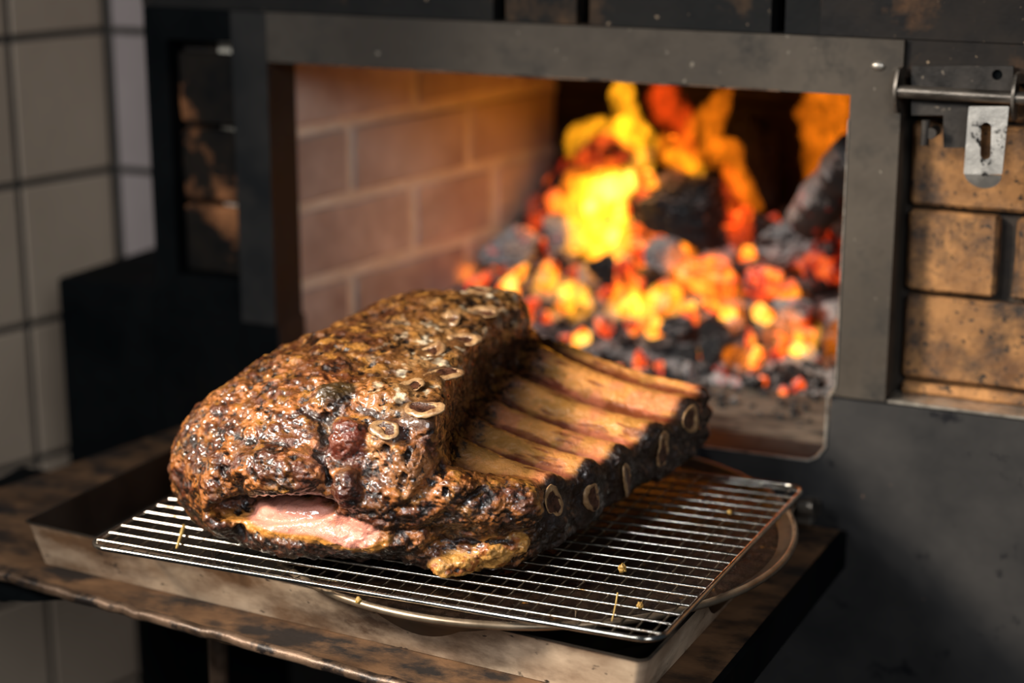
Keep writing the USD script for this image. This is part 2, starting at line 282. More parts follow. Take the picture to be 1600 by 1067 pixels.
obj('frame_stile', wallprism(fr.intersection(sbox(-2, 0, xl-0.0003, 2)), Y0-0.005, Y0+0.045), M['darkframe'], oven, smooth=False, label='darker left stile of the mouth frame')
if right_part.area > 0: obj('corner_plate', wallprism(right_part, Y0, Y0+0.05), M['rustplate'], oven, smooth=False)
slots = [sbox(x-0.0062, 1.3675, x+0.0062, 1.45) for x in (-0.724, -0.643, -0.466)]
topp = sbox(-1.112, 1.3672, 0.20, 1.62)
for s_ in slots: topp = topp.difference(s_)
obj('upper_plate', wallprism(topp.intersection(sbox(-2, 0, -0.4302, 3)), Y0+0.001, Y0+0.05), M['upper'], oven, smooth=False)
obj('upper_plate', wallprism(topp.intersection(sbox(-0.43, 0, 2, 3)), Y0+0.001, Y0+0.05), M['rustplate'], oven, smooth=False, label='rust-mottled plate above the slide bolt')
obj('slot_backing', box((-0.75, Y0+0.04, 1.366), (-0.44, Y0+0.055, 1.46)), M['soot'], oven, smooth=False)
# bare bright edges: the mouth's cut right edge and the panel's ledge
obj('worn_edge', tube([(xr-0.0005, Y0-0.0055, 1.30), (xr-0.0005, Y0-0.0055, 1.07), (xr-0.004, Y0-0.001, 1.0625), (xr-0.0085, Y0-0.0005, 1.056), (xr-0.0085, Y0-0.0005, 1.012), (xr-0.015, Y0-0.0005, 1.002), (xr-0.023, Y0-0.0005, 0.9975), (xr-0.12, Y0-0.0005, 0.9965)], [0.0006, 0.0009, 0.002, 0.0015, 0.0014, 0.0016, 0.0013, 0.0006], 8), M['edge'], oven, label='bare bright worn edge of the oven mouth')
obj('panel_ledge', box((-0.357, Y0-0.003, 1.0592), (0.16, Y0+0.030, 1.0618), 0.0008), M['edge'], oven, smooth=False, label='bright steel ledge below the face bricks')
obj('lintel_edge', tube(np.stack([np.linspace(xl+0.16, xr-0.06, 14), np.full(14, Y0-0.0052), zt+0.0003+0.0003*RNG.normal(size=14)], 1), 0.0009, 6), M['lip'], oven, label='worn lower edge of the lintel')

# face bricks right of the mouth, set back in the frame
obj('mortar_backing', box((-0.36, Y0+0.034, 1.055), (0.18, Y0+0.06, 1.345)), M['darkmortar'], oven, smooth=False)
def rough_brick(lo, hi, b, amp, seed, sub=2):
    m = box(lo, hi, b); m = m.subdivide_to_size(max(0.03, (np.array(hi)-lo).max()/4))
    n_ = meshkit.fbm(m.vertices*55, 3, seed)-0.5
    c = (np.array(lo)+hi)/2; d = m.vertices-c; d /= np.linalg.norm(d, axis=1, keepdims=True)
    m.vertices = m.vertices + d*(n_*amp)[:, None]; return m
rows = [(1.0625, 1.0725, [(-0.352, -0.205), (-0.199, -0.05), (-0.044, 0.10)]), (1.0765, 1.1495, [(-0.352, -0.18), (-0.172, 0.02), (0.028, 0.15)]), (1.1545, 1.2230, [(-0.352, -0.277), (-0.263, -0.07), (-0.062, 0.13)]),
        (1.2275, 1.2975, [(-0.352, -0.165), (-0.157, 0.03), (0.038, 0.15)]), (1.3015, 1.3345, [(-0.352, -0.26), (-0.252, -0.06), (-0.052, 0.14)])]
k = 0
for z0, z1, xs in rows:
    for x0, x1 in xs:
        k += 1; dy = RNG.uniform(-0.002, 0.002)
        obj('brick', rough_brick((x0, Y0+0.022+dy, z0), (x1, Y0+0.05, z1), 0.003, 0.004, k), M['facebrick'], oven, smooth=40)
# sooty bricks left of the mouth
obj('mortar_backing', box((-1.095, Y0+0.030, 1.09), (-1.0, Y0+0.06, 1.345)), M['darkmortar'], oven, smooth=False)
for z0, z1 in ((1.102, 1.170), (1.176, 1.246), (1.252, 1.322)):
    k += 1; obj('brick', rough_brick((-1.083, Y0+0.014, z0), (-1.012, Y0+0.05, z1), 0.003, 0.004, k), M['sootbrick'], oven, smooth=40)

# the chamber: splayed left wall, back, roof, right wall, hearth
sp = math.radians(9.7); SD = np.array([math.sin(sp), math.cos(sp)]); SN = np.array([SD[1], -SD[0]]); S0 = np.array([-0.985, 1.530])
def splay(m):
    v = m.vertices; m.vertices = np.stack([S0[0] + SD[0]*v[:, 0] + SN[0]*v[:, 1], S0[1] + SD[1]*v[:, 0] + SN[1]*v[:, 1], v[:, 2]], 1)
    if m.volume < 0: m.invert()
    return m
cw = obj('chamber_wall', splay(box((0.0, -0.06, 0.985), (0.52, -0.002, 1.40))), M['palemortar'], oven, smooth=False)
rows = [(1.0005, 1.0045, []), (1.0125, 1.0795, [(0.030, 0.118), (0.130, 0.325), (0.337, 0.51)]), (1.0915, 1.1600, [(0.030, 0.226), (0.236, 0.375), (0.387, 0.51)]), (1.1700, 1.2370, [(0.034, 0.122), (0.131, 0.328), (0.340, 0.51)]), (1.2480, 1.3150, [(0.030, 0.228), (0.243, 0.43), (0.442, 0.51)]), (1.327, 1.392, [(0.0, 0.12), (0.13, 0.33), (0.34, 0.51)])]
for z0, z1, ss in rows:
    for s0, s1 in ss:
        k += 1; m = rough_brick((s0, -0.01, z0), (s1, 0.0015+RNG.uniform(-0.001, 0.0015), z1), 0.003, 0.003, k)
        obj('brick', splay(m), M['firebrick'], cw, smooth=40)
for z0, z1, ss in ((1.0125, 1.0795, [(0.0, 0.022)]), (1.0915, 1.16, [(0.0, 0.02)]), (1.17, 1.237, [(0.0, 0.024)]), (1.248, 1.315, [(0.0, 0.022)])):
    k += 1; obj('brick', splay(rough_brick((0.0, -0.01, z0), (ss[0][1], -0.001, z1), 0.003, 0.003, k)), M['firebrick'], cw, smooth=40)
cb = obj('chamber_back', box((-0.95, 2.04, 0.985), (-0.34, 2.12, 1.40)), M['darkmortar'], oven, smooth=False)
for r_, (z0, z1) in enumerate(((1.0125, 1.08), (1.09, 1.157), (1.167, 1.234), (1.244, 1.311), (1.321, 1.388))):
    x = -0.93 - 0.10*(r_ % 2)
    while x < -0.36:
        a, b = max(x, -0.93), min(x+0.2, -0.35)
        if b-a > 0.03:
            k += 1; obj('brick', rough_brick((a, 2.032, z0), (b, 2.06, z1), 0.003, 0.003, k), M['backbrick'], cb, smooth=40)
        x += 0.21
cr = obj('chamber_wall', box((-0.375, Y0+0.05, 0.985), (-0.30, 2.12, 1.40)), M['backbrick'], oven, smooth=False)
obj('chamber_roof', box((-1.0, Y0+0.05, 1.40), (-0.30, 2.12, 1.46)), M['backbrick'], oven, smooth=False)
obj('hearth_slab', box((-1.00, Y0+0.004, 0.94), (-0.375, 2.12, 0.9965), 0.004), M['hearth'], oven, smooth=False)
obj('mouth_jamb', box((-1.0, Y0+0.045, 0.99), (-0.9665, 1.556, 1.40)), M['soot'], oven, smooth=False)
# the wider base with its top ledge, left
obj('base_box', box((-1.240, Y0+0.001, 0.84), (-1.112, 1.70, 1.081), 0.004), M['soot'], oven, smooth=False)
obj('base_cabinet', box((-1.165, Y0+0.003, 0.0), (-1.112, 1.70, 0.84), 0.003), M['soot'], oven, smooth=False)
obj('oven_casing', cat([box((-1.112, Y0+0.05, 0.0), (-1.005, 2.2, 1.62)), box((-0.30, Y0+0.06, 0.0), (0.20, 2.2, 1.62)), box((-1.005, Y0+0.05, 0.0), (-0.30, 2.2, 0.935)), box((-1.005, Y0+0.05, 1.465), (-0.30, 2.2, 1.62)), box((-1.005, 2.125, 0.935), (-0.30, 2.2, 1.465))]), M['soot'], oven, smooth=False)
# hinge knuckle by the shelf
obj('hinge_pin', cat([cyl(at(1250, 792, Y0-0.03), at(1272, 792, Y0-0.03), 0.0075, 20), box((-0.425, Y0-0.03, 0.948), (-0.41, Y0+0.002, 0.964), 0.002)]), M['rod'], oven)

# slide bolt
YB = Y0-0.008
bolt = holder('slide_bolt', oven, 'steel slide bolt with a pale slotted hasp')
def plate_of(pts, y0, y1, holes=(), r=0.0):
    q = Polygon([tuple(at(px, py, YB)[[0, 2]]) for px, py in pts])
    if r: q = q.buffer(-r).buffer(r)
    for h in holes: q = q.difference(h)
    return wallprism(q, y0, y1)
hole = at(1558, 117, YB); from_pt = lambda px, py, r: sbox(0, 0, 0, 0)
from shapely.geometry import Point, LineString
obj('backing_plate', plate_of([(1424, 103), (1583, 103), (1583, 165), (1512, 165), (1512, 231), (1474, 231), (1474, 180), (1424, 180)], YB, YB+0.004, [Point(hole[0], hole[2]).buffer(0.0042)]), M['latch'], bolt, smooth=False)
obj('hole', wallprism(Point(hole[0], hole[2]).buffer(0.0046), YB+0.0035, YB+0.006), M['soot'], bolt, smooth=False)
z_rod = at(1480, 147, YB-0.010)[2]; x_a = at(1400, 147, YB-0.01)[0]; x_b = at(1584, 150, YB-0.01)[0]
obj('bolt_rod', tube([(x_a-0.001, YB-0.010, z_rod), (x_a+0.0, YB-0.010, z_rod), (x_b+0.03, YB-0.010, z_rod)], [0.004, 0.0053, 0.0053], 24), M['rod'], bolt, smooth=40)
def bracket(x, t):
    pts = [(0, -0.019), (0.013, -0.018), (0.019, -0.010), (0.021, 0), (0.019, 0.010), (0.013, 0.018), (0, 0.019)]
    q = Polygon([(Y0-0.004-a, z_rod+b) for a, b in pts]).difference(Point(YB-0.010, z_rod).buffer(0.0056))
    m = trimesh.creation.extrude_polygon(q, t, engine='earcut'); v = m.vertices
    m.vertices = np.stack([x + v[:, 2], v[:, 0], v[:, 1]], 1); return m
obj('bracket', bracket(x_a-0.001, 0.0025), M['rod'], bolt, smooth=30)
obj('bracket', bracket(x_b-0.001, 0.0025), M['rod'], bolt, smooth=30)
ha, hb = at(1514, 166, YB-0.016), at(1577, 166, YB-0.016); hc, hd = at(1506, 272, YB-0.016), at(1566, 272, YB-0.016); sl0, sl1 = at(1541, 199, YB-0.016), at(1540, 241, YB-0.016)
q = Polygon([(ha[0], ha[2]), (hb[0], hb[2]), (hd[0], hd[2]), (hc[0], hc[2])]).buffer(-0.001).buffer(0.001).difference(LineString([(sl0[0], sl0[2]), (sl1[0], sl1[2])]).buffer(0.0041))
hz = wallprism(q, YB-0.017, YB-0.015)
cx, cz, rr = (hc[0]+hd[0])/2, (hc[2]+hd[2])/2, abs(hd[0]-hc[0])/2-0.0005
tongue = wallprism(Polygon([(cx+rr*math.cos(t), cz-0.0 - rr*0.85*abs(math.sin(t))) for t in np.linspace(0, math.pi, 18)]), YB-0.017, YB-0.015)
v = tongue.vertices; tongue.vertices = np.stack([v[:, 0], v[:, 1] + (cz - v[:, 2])*0.55, v[:, 2]], 1)    # bent back towards the wall
obj('hasp', cat([hz, tongue]), M['zinc'], bolt, smooth=False, label='pale scratched hasp with a long slot')
kn = at(1457, 207, YB-0.006)
obj('screw', cat([cyl(kn+[0, -0.006, 0], kn+[0, 0.012, 0], 0.0045, 20), cyl(kn+[-0.005, -0.004, -0.010], kn+[-0.005, -0.004, 0.010], 0.0035, 20)]), M['latch'], bolt)
obj('rivet', trimesh.Trimesh(*[x for x in (lambda s: (s.vertices*[0.006, 0.0035, 0.004]+at(1372, 103, Y0-0.005), s.faces))(trimesh.creation.icosphere(2))]), M['edge'], oven, smooth=True)

# ---------------------------------------------------------------- shelf, tray, pan, rack
shelf = thing('steel_shelf', 'rusty steel shelf slab folded out below the oven mouth', 'shelf')
def lipy(x): return 1.118 - 0.109*(x+0.994)
sq = [(-1.16, lipy(-1.16)), (-0.387, lipy(-0.387)), (-0.387, Y0-0.002), (-1.09, Y0-0.002)]
obj('plate', quadprism(sq, 0.930, 0.938), M['shelf'], shelf, smooth=False)
xs = np.linspace(-1.18, -0.385, 60)
wob = np.stack([np.zeros(60), 0.0006*RNG.normal(size=60), 0.0005*RNG.normal(size=60)], 1)
obj('front_lip', tube(np.stack([xs, lipy(xs)-0.002, np.full(60, 0.9365)], 1)+wob, 0.0048, 10), M['lip'], shelf, smooth=60)
obj('side_flange', quadprism([(-0.391, lipy(-0.39)), (-0.385, lipy(-0.385)), (-0.385, Y0-0.004), (-0.391, Y0-0.004)], 0.905, 0.9385), M['soot'], shelf, smooth=False)
obj('end_bracket', wallprism(Polygon([(-1.17, 0.904), (-1.02, 0.905), (-0.97, 0.913), (-0.90, 0.9295), (-1.17, 0.9295)]), 1.125, 1.36), M['soot'], shelf, smooth=False, label='black bracket under the left end of the shelf')
lg = at(340, 1000, 1.22)
obj('support_leg', tube([(lg[0], 1.22, 0.931), (lg[0], 1.22, 0.80), (lg[0]+0.004, 1.225, 0.70), (lg[0]+0.01, 1.23, 0.0)], 0.0085, 16), M['lip'], shelf, label='dark steel leg under the shelf')
lg2 = at(604, 1060, 1.24)
obj('support_leg', tube([(lg2[0], 1.24, 0.931), (lg2[0], 1.24, 0.0)], 0.003, 10), M['lip'], shelf, label='thin rod under the shelf')

# tray: outline at the rim and at the foot
tray = thing('baking_tray', 'stained steel oven tray with upright rim lying on the shelf', 'tray')
def skew(x, y): return y - 0.066*(x+0.70)*(1.5-y)/0.39
def tray_ring(grow, z, r):
    p = rounded_poly([(-0.985-grow, 1.121-grow), (-0.417+grow, 1.121-grow), (-0.417+grow, 1.470+grow), (-0.985-grow, 1.470+grow)], r, 8)
    c = np.array(p.exterior.coords)[:-1]
    if Polygon(c).exterior.is_ccw is False: c = c[::-1]
    return np.stack([c[:, 0], skew(c[:, 0], c[:, 1]), np.full(len(c), z)], 1)
rings = [tray_ring(-0.010, 0.9385, 0.006), tray_ring(-0.001, 0.9755, 0.008), tray_ring(0.001, 0.9765, 0.008), tray_ring(-0.0015, 0.9770, 0.008), tray_ring(-0.0025, 0.9755, 0.008), tray_ring(-0.0115, 0.9400, 0.006)]
def ring_loft(rs, cap0=True, cap1=True):
    n_ = len(rs[0]); V = np.vstack(rs); Fc = []
    for i in range(len(rs)-1):
        for j in range(n_):
            a, b, c, d = i*n_+j, i*n_+(j+1) % n_, (i+1)*n_+(j+1) % n_, (i+1)*n_+j
            Fc += [[a, b, c], [a, c, d]]
    for on, r_, flip in ((cap0, 0, True), (cap1, len(rs)-1, False)):
        if on:
            V = np.vstack([V, rs[r_].mean(0)]); e = len(V)-1
            for j in range(n_):
                t = [e, r_*n_+j, r_*n_+(j+1) % n_]; Fc.append(t[::-1] if flip else t)
    return trimesh.Trimesh(V, np.array(Fc), process=False)
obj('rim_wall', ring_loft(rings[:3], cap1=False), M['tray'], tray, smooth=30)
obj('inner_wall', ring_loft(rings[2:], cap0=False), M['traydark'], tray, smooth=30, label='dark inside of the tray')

PC = (-0.592, 1.294)
pan = thing('round_pan', 'round dark metal drip pan between tray and wire rack', 'pan')
obj('dish', lathe([(0.001, 0.9415), (0.155, 0.9415), (0.166, 0.947), (0.178, 0.968), (0.190, 0.979), (0.206, 0.9865), (0.2105, 0.990), (0.2135, 0.990), (0.2145, 0.987), (0.212, 0.9845), (0.2085, 0.985), (0.192, 0.977), (0.180, 0.966), (0.168, 0.945), (0.155, 0.9395), (0.001, 0.9395)][::-1], 128, PC), M['pan'], pan, smooth=40)
tt_ = np.linspace(0, 2*np.pi, 128, endpoint=False)
obj('rolled_rim', closed_tube(np.stack([PC[0]+0.2128*np.cos(tt_), PC[1]+0.2128*np.sin(tt_), np.full(128, 0.9880)], 1), 0.0030, 10), M['panrim'], pan, smooth=True, label='bronze-coloured rolled rim with its highlight put into the colour')
ang_ = np.arange(72)*2*np.pi/72; dr = []
for f_, z_ in ((1.0, 0.9838), (0.985, 0.9845), (0.9, 0.9847), (0.7, 0.9847), (0.4, 0.9847)):
    rad = 0.2005*f_ - (0.0025*(meshkit.fbm(np.stack([np.cos(ang_)*4, np.sin(ang_)*4, ang_*0], 1), 3, 5)) if f_ < 1 else 0)
    dr.append(np.stack([PC[0]+rad*np.cos(ang_), PC[1]+rad*np.sin(ang_), np.full(72, z_)], 1))
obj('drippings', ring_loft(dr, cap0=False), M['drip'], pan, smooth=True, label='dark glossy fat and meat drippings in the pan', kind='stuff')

rack = thing('wire_rack', 'rectangular steel wire cooling rack carrying the roast', 'rack')
RA, RB, RC, RD = np.array([-0.868, 1.074]), np.array([-0.405, 1.094]), np.array([-0.405, 1.440]), np.array([-0.882, 1.400])
def on_rack(u, v): return (RA*(1-u)+RB*u)*(1-v) + (RD*(1-u)+RC*u)*v
RZ = 0.9985
def sag(u, v): return -0.0015*math.sin(math.pi*u)*math.sin(math.pi*v)
rim = rounded_poly([RA, RB, RC, RD], 0.016, 8)
c = np.array(rim.exterior.segmentize(0.02).coords)[:-1]
obj('rim_wire', closed_tube(np.column_stack([c, np.full(len(c), RZ-0.0008)]), 0.0021, 12), M['wire'], rack, smooth=True)
for i in range(19):
    v_ = 0.036 + 0.928*i/18; us = np.linspace(0.004, 0.996, 9)
    dz = RNG.normal()*0.0002
    obj('wire', tube([(*on_rack(u, v_), RZ+sag(u, v_)+dz*math.sin(math.pi*u)) for u in us], 0.00125, 8), M['wire'], rack, smooth=True)
for i in range(35):
    u_ = 0.022 + 0.956*i/34; vs = np.linspace(0.004, 0.996, 7)
    obj('cross_wire', tube([(*on_rack(u_, v), RZ-0.0020+sag(u_, v)) for v in vs], 0.00075, 6), M['crosswire'], rack, smooth=True)
for u_, v_ in ((0.2, 0.10), (0.84, 0.10), (0.84, 0.92), (0.2, 0.92)):
    q_ = on_rack(u_, v_); obj('foot', tube([(q_[0], q_[1], RZ-0.002), (q_[0], q_[1]+0.001, 0.9805)], 0.0012, 8), M['wire'], rack, smooth=True)

def stalk(p0, p1, r, label):
    p0, p1 = np.array(p0), np.array(p1); mid = (p0+p1)/2 + [0.0005, 0, 0.001]
    obj('herb_stalk', tube(catmull([p0, mid, p1], 5), np.linspace(r, r*0.6, 11), 7), M['straw'], None, smooth=True, label=label, cat='herb stalk')
stalk(atz(287, 822, 1.002), atz(276, 856, 1.0005), 0.0016, 'yellow straw-like herb stalk on the rack left of the roast')
stalk(atz(965, 927, 1.0025), atz(956, 970, 1.0005), 0.0007, 'thin pale herb stalk on the rack near its front right corner')
for (px, py, r_, lab) in ((972, 888, 0.0035, 'yellow brown crumb hanging on the rack wires right of the roast'), (1000, 946, 0.0025, 'small crumb on the rack wires close to the thin stalk'), (1140, 800, 0.002, 'tiny tan crumb on the right half of the rack'), (560, 938, 0.0025, 'brown crumb at the front edge of the rack below the roast')):
    m = trimesh.creation.icosphere(3); n_ = meshkit.fbm(m.vertices*2.2+px, 3, 4)
    m.vertices = m.vertices*(0.5+n_)[:, None]*r_*0.75*np.array([1.2, 0.9, 1.3]) + atz(px, py, 1.001)
    obj('crumb', m, M['crumb'], None, smooth=True, label=lab, cat='crumb')

# ---------------------------------------------------------------- the fire
def bed_h(x, y):
    """Height of the coal bed above the hearth."""
    f = np.clip((y-1.70)/0.16, 0, 1); f = f*f*(3-2*f)
    e = np.clip((x+0.955)/0.10, 0, 1); e = e*e*(3-2*e)
    n_ = meshkit.fbm(np.stack([x*22, y*22, x*0], -1), 3, 3)-0.5
    heap = 0.080*np.exp(-((x+0.80)/0.085)**2-((y-1.955)/0.055)**2) + 0.035*np.exp(-((x+0.66)/0.07)**2-((y-1.90)/0.05)**2)
    return np.maximum(0, heap + (0.070 + 0.04*np.clip((y-1.84)/0.12, 0, 1))*f*(0.5+0.5*e) + 0.030*n_*np.minimum(1, f*3))
gx, gy = np.meshgrid(np.linspace(-0.93, -0.378, 90), np.linspace(1.64, 2.03, 66), indexing='ij')
gh = 0.9955 + bed_h(gx, gy) - 0.003*(gy < 1.67)
V = np.stack([gx, gy, gh], -1).reshape(-1, 3); ny_ = gx.shape[1]; Q = []
for i in range(89):
    for j in range(65):
        a = i*ny_+j; Q.append([a, a+ny_, a+ny_+1, a+1])
heat_ = np.exp(-((V[:, 0]+0.70)/0.16)**2-((V[:, 1]-1.82)/0.08)**2) + 0.35*np.clip((V[:, 1]-1.72)/0.03, 0, 1)
ashb = obj('ash_bed', (V, np.array(Q)), M['ashbed'], None, smooth=True, attrs={'heat': np.clip(heat_, 0, 1)}, label='bed of grey ash and embers under the burning charcoal', cat='ash', kind='stuff')

def lump(seed, r, squash=(1, 1, 1), chunky=1.0, sub=3):
    """An angular charcoal lump: hull of random points, subdivided, roughened."""
    rg = np.random.default_rng(seed); p = rg.normal(size=(13 if sub < 3 else 22, 3)); p /= np.linalg.norm(p, axis=1, keepdims=True)
    p *= rg.uniform(0.75, 1.1, (len(p), 1)); h_ = tm(m3.Manifold.hull_points(p)); h_.merge_vertices()
    h_ = h_.subdivide_to_size(0.42 if sub < 3 else 0.14)
    n_ = meshkit.fbm(h_.vertices*2.3+seed % 97, 4, seed)-0.5
    if sub >= 3: n_ = n_ + 0.55*(0.5-np.abs(meshkit.fbm(h_.vertices*5.0+seed, 2, seed+7)-0.5)*4)
    h_.vertices = h_.vertices*(1+0.42*chunky*n_)[:, None]
    h_.vertices = h_.vertices*(r*np.array(squash)); R_ = trimesh.transformations.random_rotation_matrix(rg.random(3))
    if squash == (1, 1, 1): h_.apply_transform(R_)
    return h_
def big(name, px, py, y, rx, ry, rz, m, label, seed, rot=0.0):
    """A lump of its own: centre seen at (px, py), half sizes in pixels across, metres deep, pixels high."""
    c = at(px, py, y); s = 1.0/F_PX*np.dot(c-CAM, FW)
    l = lump(seed, 1.0, (rx*s, ry, rz*s*1.03), 1.0)
    l.apply_transform(trimesh.transformations.rotation_matrix(rot, [0, 1, 0])); l.apply_translation(c)
    obj(name, l, M[m], None, smooth=35, label=label, cat='charcoal')
    placed.append((c, max(rx, rz)*s*0.8))
placed = []
big('charcoal_lump', 1078, 322, 1.86, 74, 0.045, 72, 'charcoal', 'largest black charcoal lump standing upright in the middle of the flames', 11, 0.3)
big('charcoal_lump', 790, 388, 1.80, 54, 0.03, 34, 'ashcoal', 'ash-grey charcoal lump furthest left in the fire, against the brick wall', 12)
big('charcoal_lump', 872, 372, 1.84, 42, 0.03, 36, 'ashcoal', 'ash-grey charcoal lump right of the leftmost grey one', 13)
big('charcoal_lump', 944, 424, 1.775, 26, 0.018, 27, 'charcoal', 'small dark pointed charcoal lump in front of the tall yellow flame', 14)
big('charcoal_lump', 948, 243, 1.945, 46, 0.035, 34, 'coal', 'dark red charcoal lump under the curling yellow flame', 15)
big('charcoal_lump', 880, 290, 1.95, 46, 0.035, 42, 'coal', 'dark red charcoal lump at the upper left of the flames', 16)
big('charcoal_lump', 1035, 400, 1.80, 36, 0.03, 34, 'ashcoal', 'pinkish grey charcoal lump below the largest black one', 17)
big('charcoal_lump', 1225, 385, 1.84, 62, 0.035, 44, 'ashcoal', 'wide grey charcoal lump at the right below the dark hollow', 18)
big('charcoal_lump', 1290, 400, 1.82, 40, 0.03, 46, 'coal', 'dark smouldering charcoal lump beside the right jamb of the oven mouth', 19)
big('charcoal_lump', 1240, 482, 1.775, 34, 0.022, 20, 'ashcoal', 'flat white-ashed charcoal lump low on the right', 20)
big('charcoal_lump', 1288, 530, 1.76, 18, 0.018, 28, 'charcoal', 'dark charcoal lump between two orange flames at the lower right', 21)
big('charcoal_lump', 1120, 545, 1.735, 26, 0.018, 28, 'charcoal', 'black charcoal lump at the front edge of the fire, centre', 22)
big('charcoal_lump', 1055, 510, 1.75, 30, 0.02, 18, 'charcoal', 'black wedge of charcoal among the low yellow flames', 23)
big('charcoal_lump', 1195, 440, 1.79, 32, 0.022, 30, 'ember', 'orange glowing ember lump right of centre', 24)
big('charcoal_lump', 1105, 430, 1.80, 50, 0.03, 36, 'ember', 'large pink-orange glowing ember lump below the red flame', 25)
big('charcoal_lump', 1170, 265, 1.99, 46, 0.03, 90, 'charcoal', 'tall black burnt log end in the dark hollow at the back of the fire', 26)
# the split log leaning at the right
l0, l1 = at(1262, 345, 1.80), at(1345, 235, 1.72)
ax = (l1-l0); nlog = 14; pts = [l0+ax*t for t in np.linspace(0, 1, nlog)]
lg_ = tube(pts, 0.024*(1+0.1*RNG.normal(size=nlog))*np.sqrt(np.clip(np.sin(np.linspace(0.2, math.pi-0.2, nlog))*4.0, 0, 1)), 14); lg_.vertices += 0.006*(meshkit.fbm(lg_.vertices*90, 3, 4)-0.5)[:, None]
obj('burnt_log', lg_, M['ashcoal'], None, smooth=40, label='burnt split log with an ashy edge leaning at the right jamb', cat='log')

kinds = [('charcoal', 0.34, 'small black charcoal piece lying in the coal bed', 'black charcoal pieces in the coal bed'), ('ashcoal', 0.24, 'small grey ash-covered charcoal piece in the coal bed', 'ash-covered charcoal pieces in the coal bed'),
         ('ember', 0.27, 'small orange glowing ember in the coal bed', 'orange embers in the coal bed'), ('hot', 0.15, 'small bright yellow-hot ember in the coal bed', 'yellow-hot embers in the coal bed')]
rg = np.random.default_rng(21); n_made = 0; tries = 0
while n_made < 215 and tries < 12000:
    tries += 1
    x, y = rg.uniform(-0.90, -0.40), 1.70 + 0.27*rg.random()**1.2
    r_ = rg.uniform(0.010, 0.021) if y > 1.755 else rg.uniform(0.006, 0.014); h_ = float(bed_h(np.array(x), np.array(y)))
    c = np.array([x, y, 0.9955+h_+r_*0.45])
    if x > -0.40-r_ or x < -0.955+0.17*(y-1.5)+r_: continue
    if any(np.linalg.norm(c-q) < (r_+s_)*0.80 for q, s_ in placed): continue
    placed.append((c, r_)); n_made += 1
    front = y < 1.742
    pr = np.array([0.56, 0.14, 0.26, 0.04]) if front else (np.array([0.16, 0.20, 0.38, 0.26]) if x < -0.56 else np.array([0.24, 0.30, 0.36, 0.10]))
    kd = kinds[rg.choice(4, p=pr/pr.sum())]
    l = lump(1000+n_made, r_, sub=2); l.apply_translation(c)
    obj('charcoal_piece' if kd[0] in ('charcoal', 'ashcoal') else 'ember', l, M[kd[0]], None, smooth=35, label=kd[2], cat='charcoal' if kd[0] in ('charcoal', 'ashcoal') else 'ember', group=kd[3])
# crumbs of char spilt in front of the bed
sp_ = []
for i in range(150):
    x, y = rg.uniform(-0.72, -0.42), 1.60+0.13*rg.random()**0.6
    l = lump(3000+i, rg.uniform(0.002, 0.006), sub=2).convex_hull; l.apply_translation((x, y, 0.9975)); sp_.append(l)
obj('char_crumbs', cat(sp_), M['charcoal'], None, smooth=40, label='scattered black char crumbs on the hearth before the fire', cat='char crumbs', kind='stuff')

def flame(stops, y, m, label, deep=0.55, seed=0, dy=0.0):
    """A flame tongue: (px, py, half width in pixels) from its root upwards, standing at depth y."""
    P, Rr = [], []
    for i, (px, py, w) in enumerate(stops):
        c = at(px, py, y + dy*i/(len(stops)-1)); P.append(c); Rr.append(w/F_PX*np.dot(c-CAM, FW))
    P, Rr = catmull(P, 7), catmull(np.array(Rr)[:, None], 7)[:, 0]
    Rr = np.maximum(Rr, 0.0012); t_ = tube(P, Rr, 16)
    n_ = meshkit.fbm(t_.vertices*42+seed, 3, seed)-0.5
    idx = np.argmin(np.linalg.norm(t_.vertices[:, None]-P[None], axis=2), 1)
    d = t_.vertices-P[idx]; d[:, 1] *= deep; n_ = n_*1.25
    t_.vertices = P[idx] + d*(1+0.9*n_)[:, None]
    obj('flame', t_, M[m], None, smooth=True, label=label, cat='flame')
flame([(960, 425, 14), (945, 385, 46), (930, 340, 58), (955, 300, 44), (985, 268, 22), (1003, 245, 5)], 1.83, 'fl_yellow', 'bright yellow body of the tall flame left of the largest charcoal lump', seed=1)
flame([(915, 325, 8), (940, 303, 22), (972, 288, 22), (992, 268, 6)], 1.825, 'fl_white', 'white-hot core inside the tall yellow flame', seed=2)
flame([(1012, 270, 10), (1008, 230, 24), (990, 200, 28), (975, 165, 24), (974, 135, 17), (975, 110, 5)], 1.86, 'fl_yellow', 'yellow flame tip reaching the lintel', seed=3)
flame([(1010, 215, 14), (970, 198, 17), (930, 195, 16), (905, 212, 17), (893, 236, 13), (888, 252, 4)], 1.86, 'fl_yellow', 'yellow flame curling over to the left', seed=4)
flame([(1025, 215, 14), (1060, 240, 34), (1090, 215, 30), (1120, 170, 20), (1138, 140, 10), (1145, 110, 4)], 1.88, 'fl_orange', 'orange flame rising right of the flame tip to the lintel', seed=5)
flame([(1040, 240, 10), (1060, 250, 15), (1090, 265, 14), (1100, 275, 4)], 1.84, 'fl_yellow', 'small yellow flame above the largest charcoal lump', seed=6)
flame([(1105, 260, 8), (1130, 235, 26), (1150, 270, 22), (1172, 305, 19), (1190, 330, 6)], 1.85, 'fl_orange', 'orange flame streaming down over the right of the largest charcoal lump', seed=7)
flame([(1165, 410, 12), (1160, 370, 22), (1155, 325, 22), (1140, 280, 16), (1130, 255, 6)], 1.86, 'fl_red', 'deep red flame standing right of the largest charcoal lump', seed=8)
flame([(1262, 320, 6), (1275, 280, 26), (1290, 230, 40), (1295, 180, 44), (1300, 130, 40), (1300, 100, 20)], 1.95, 'fl_orange', 'broad orange flame in the upper right corner of the oven mouth', seed=9, deep=0.3)
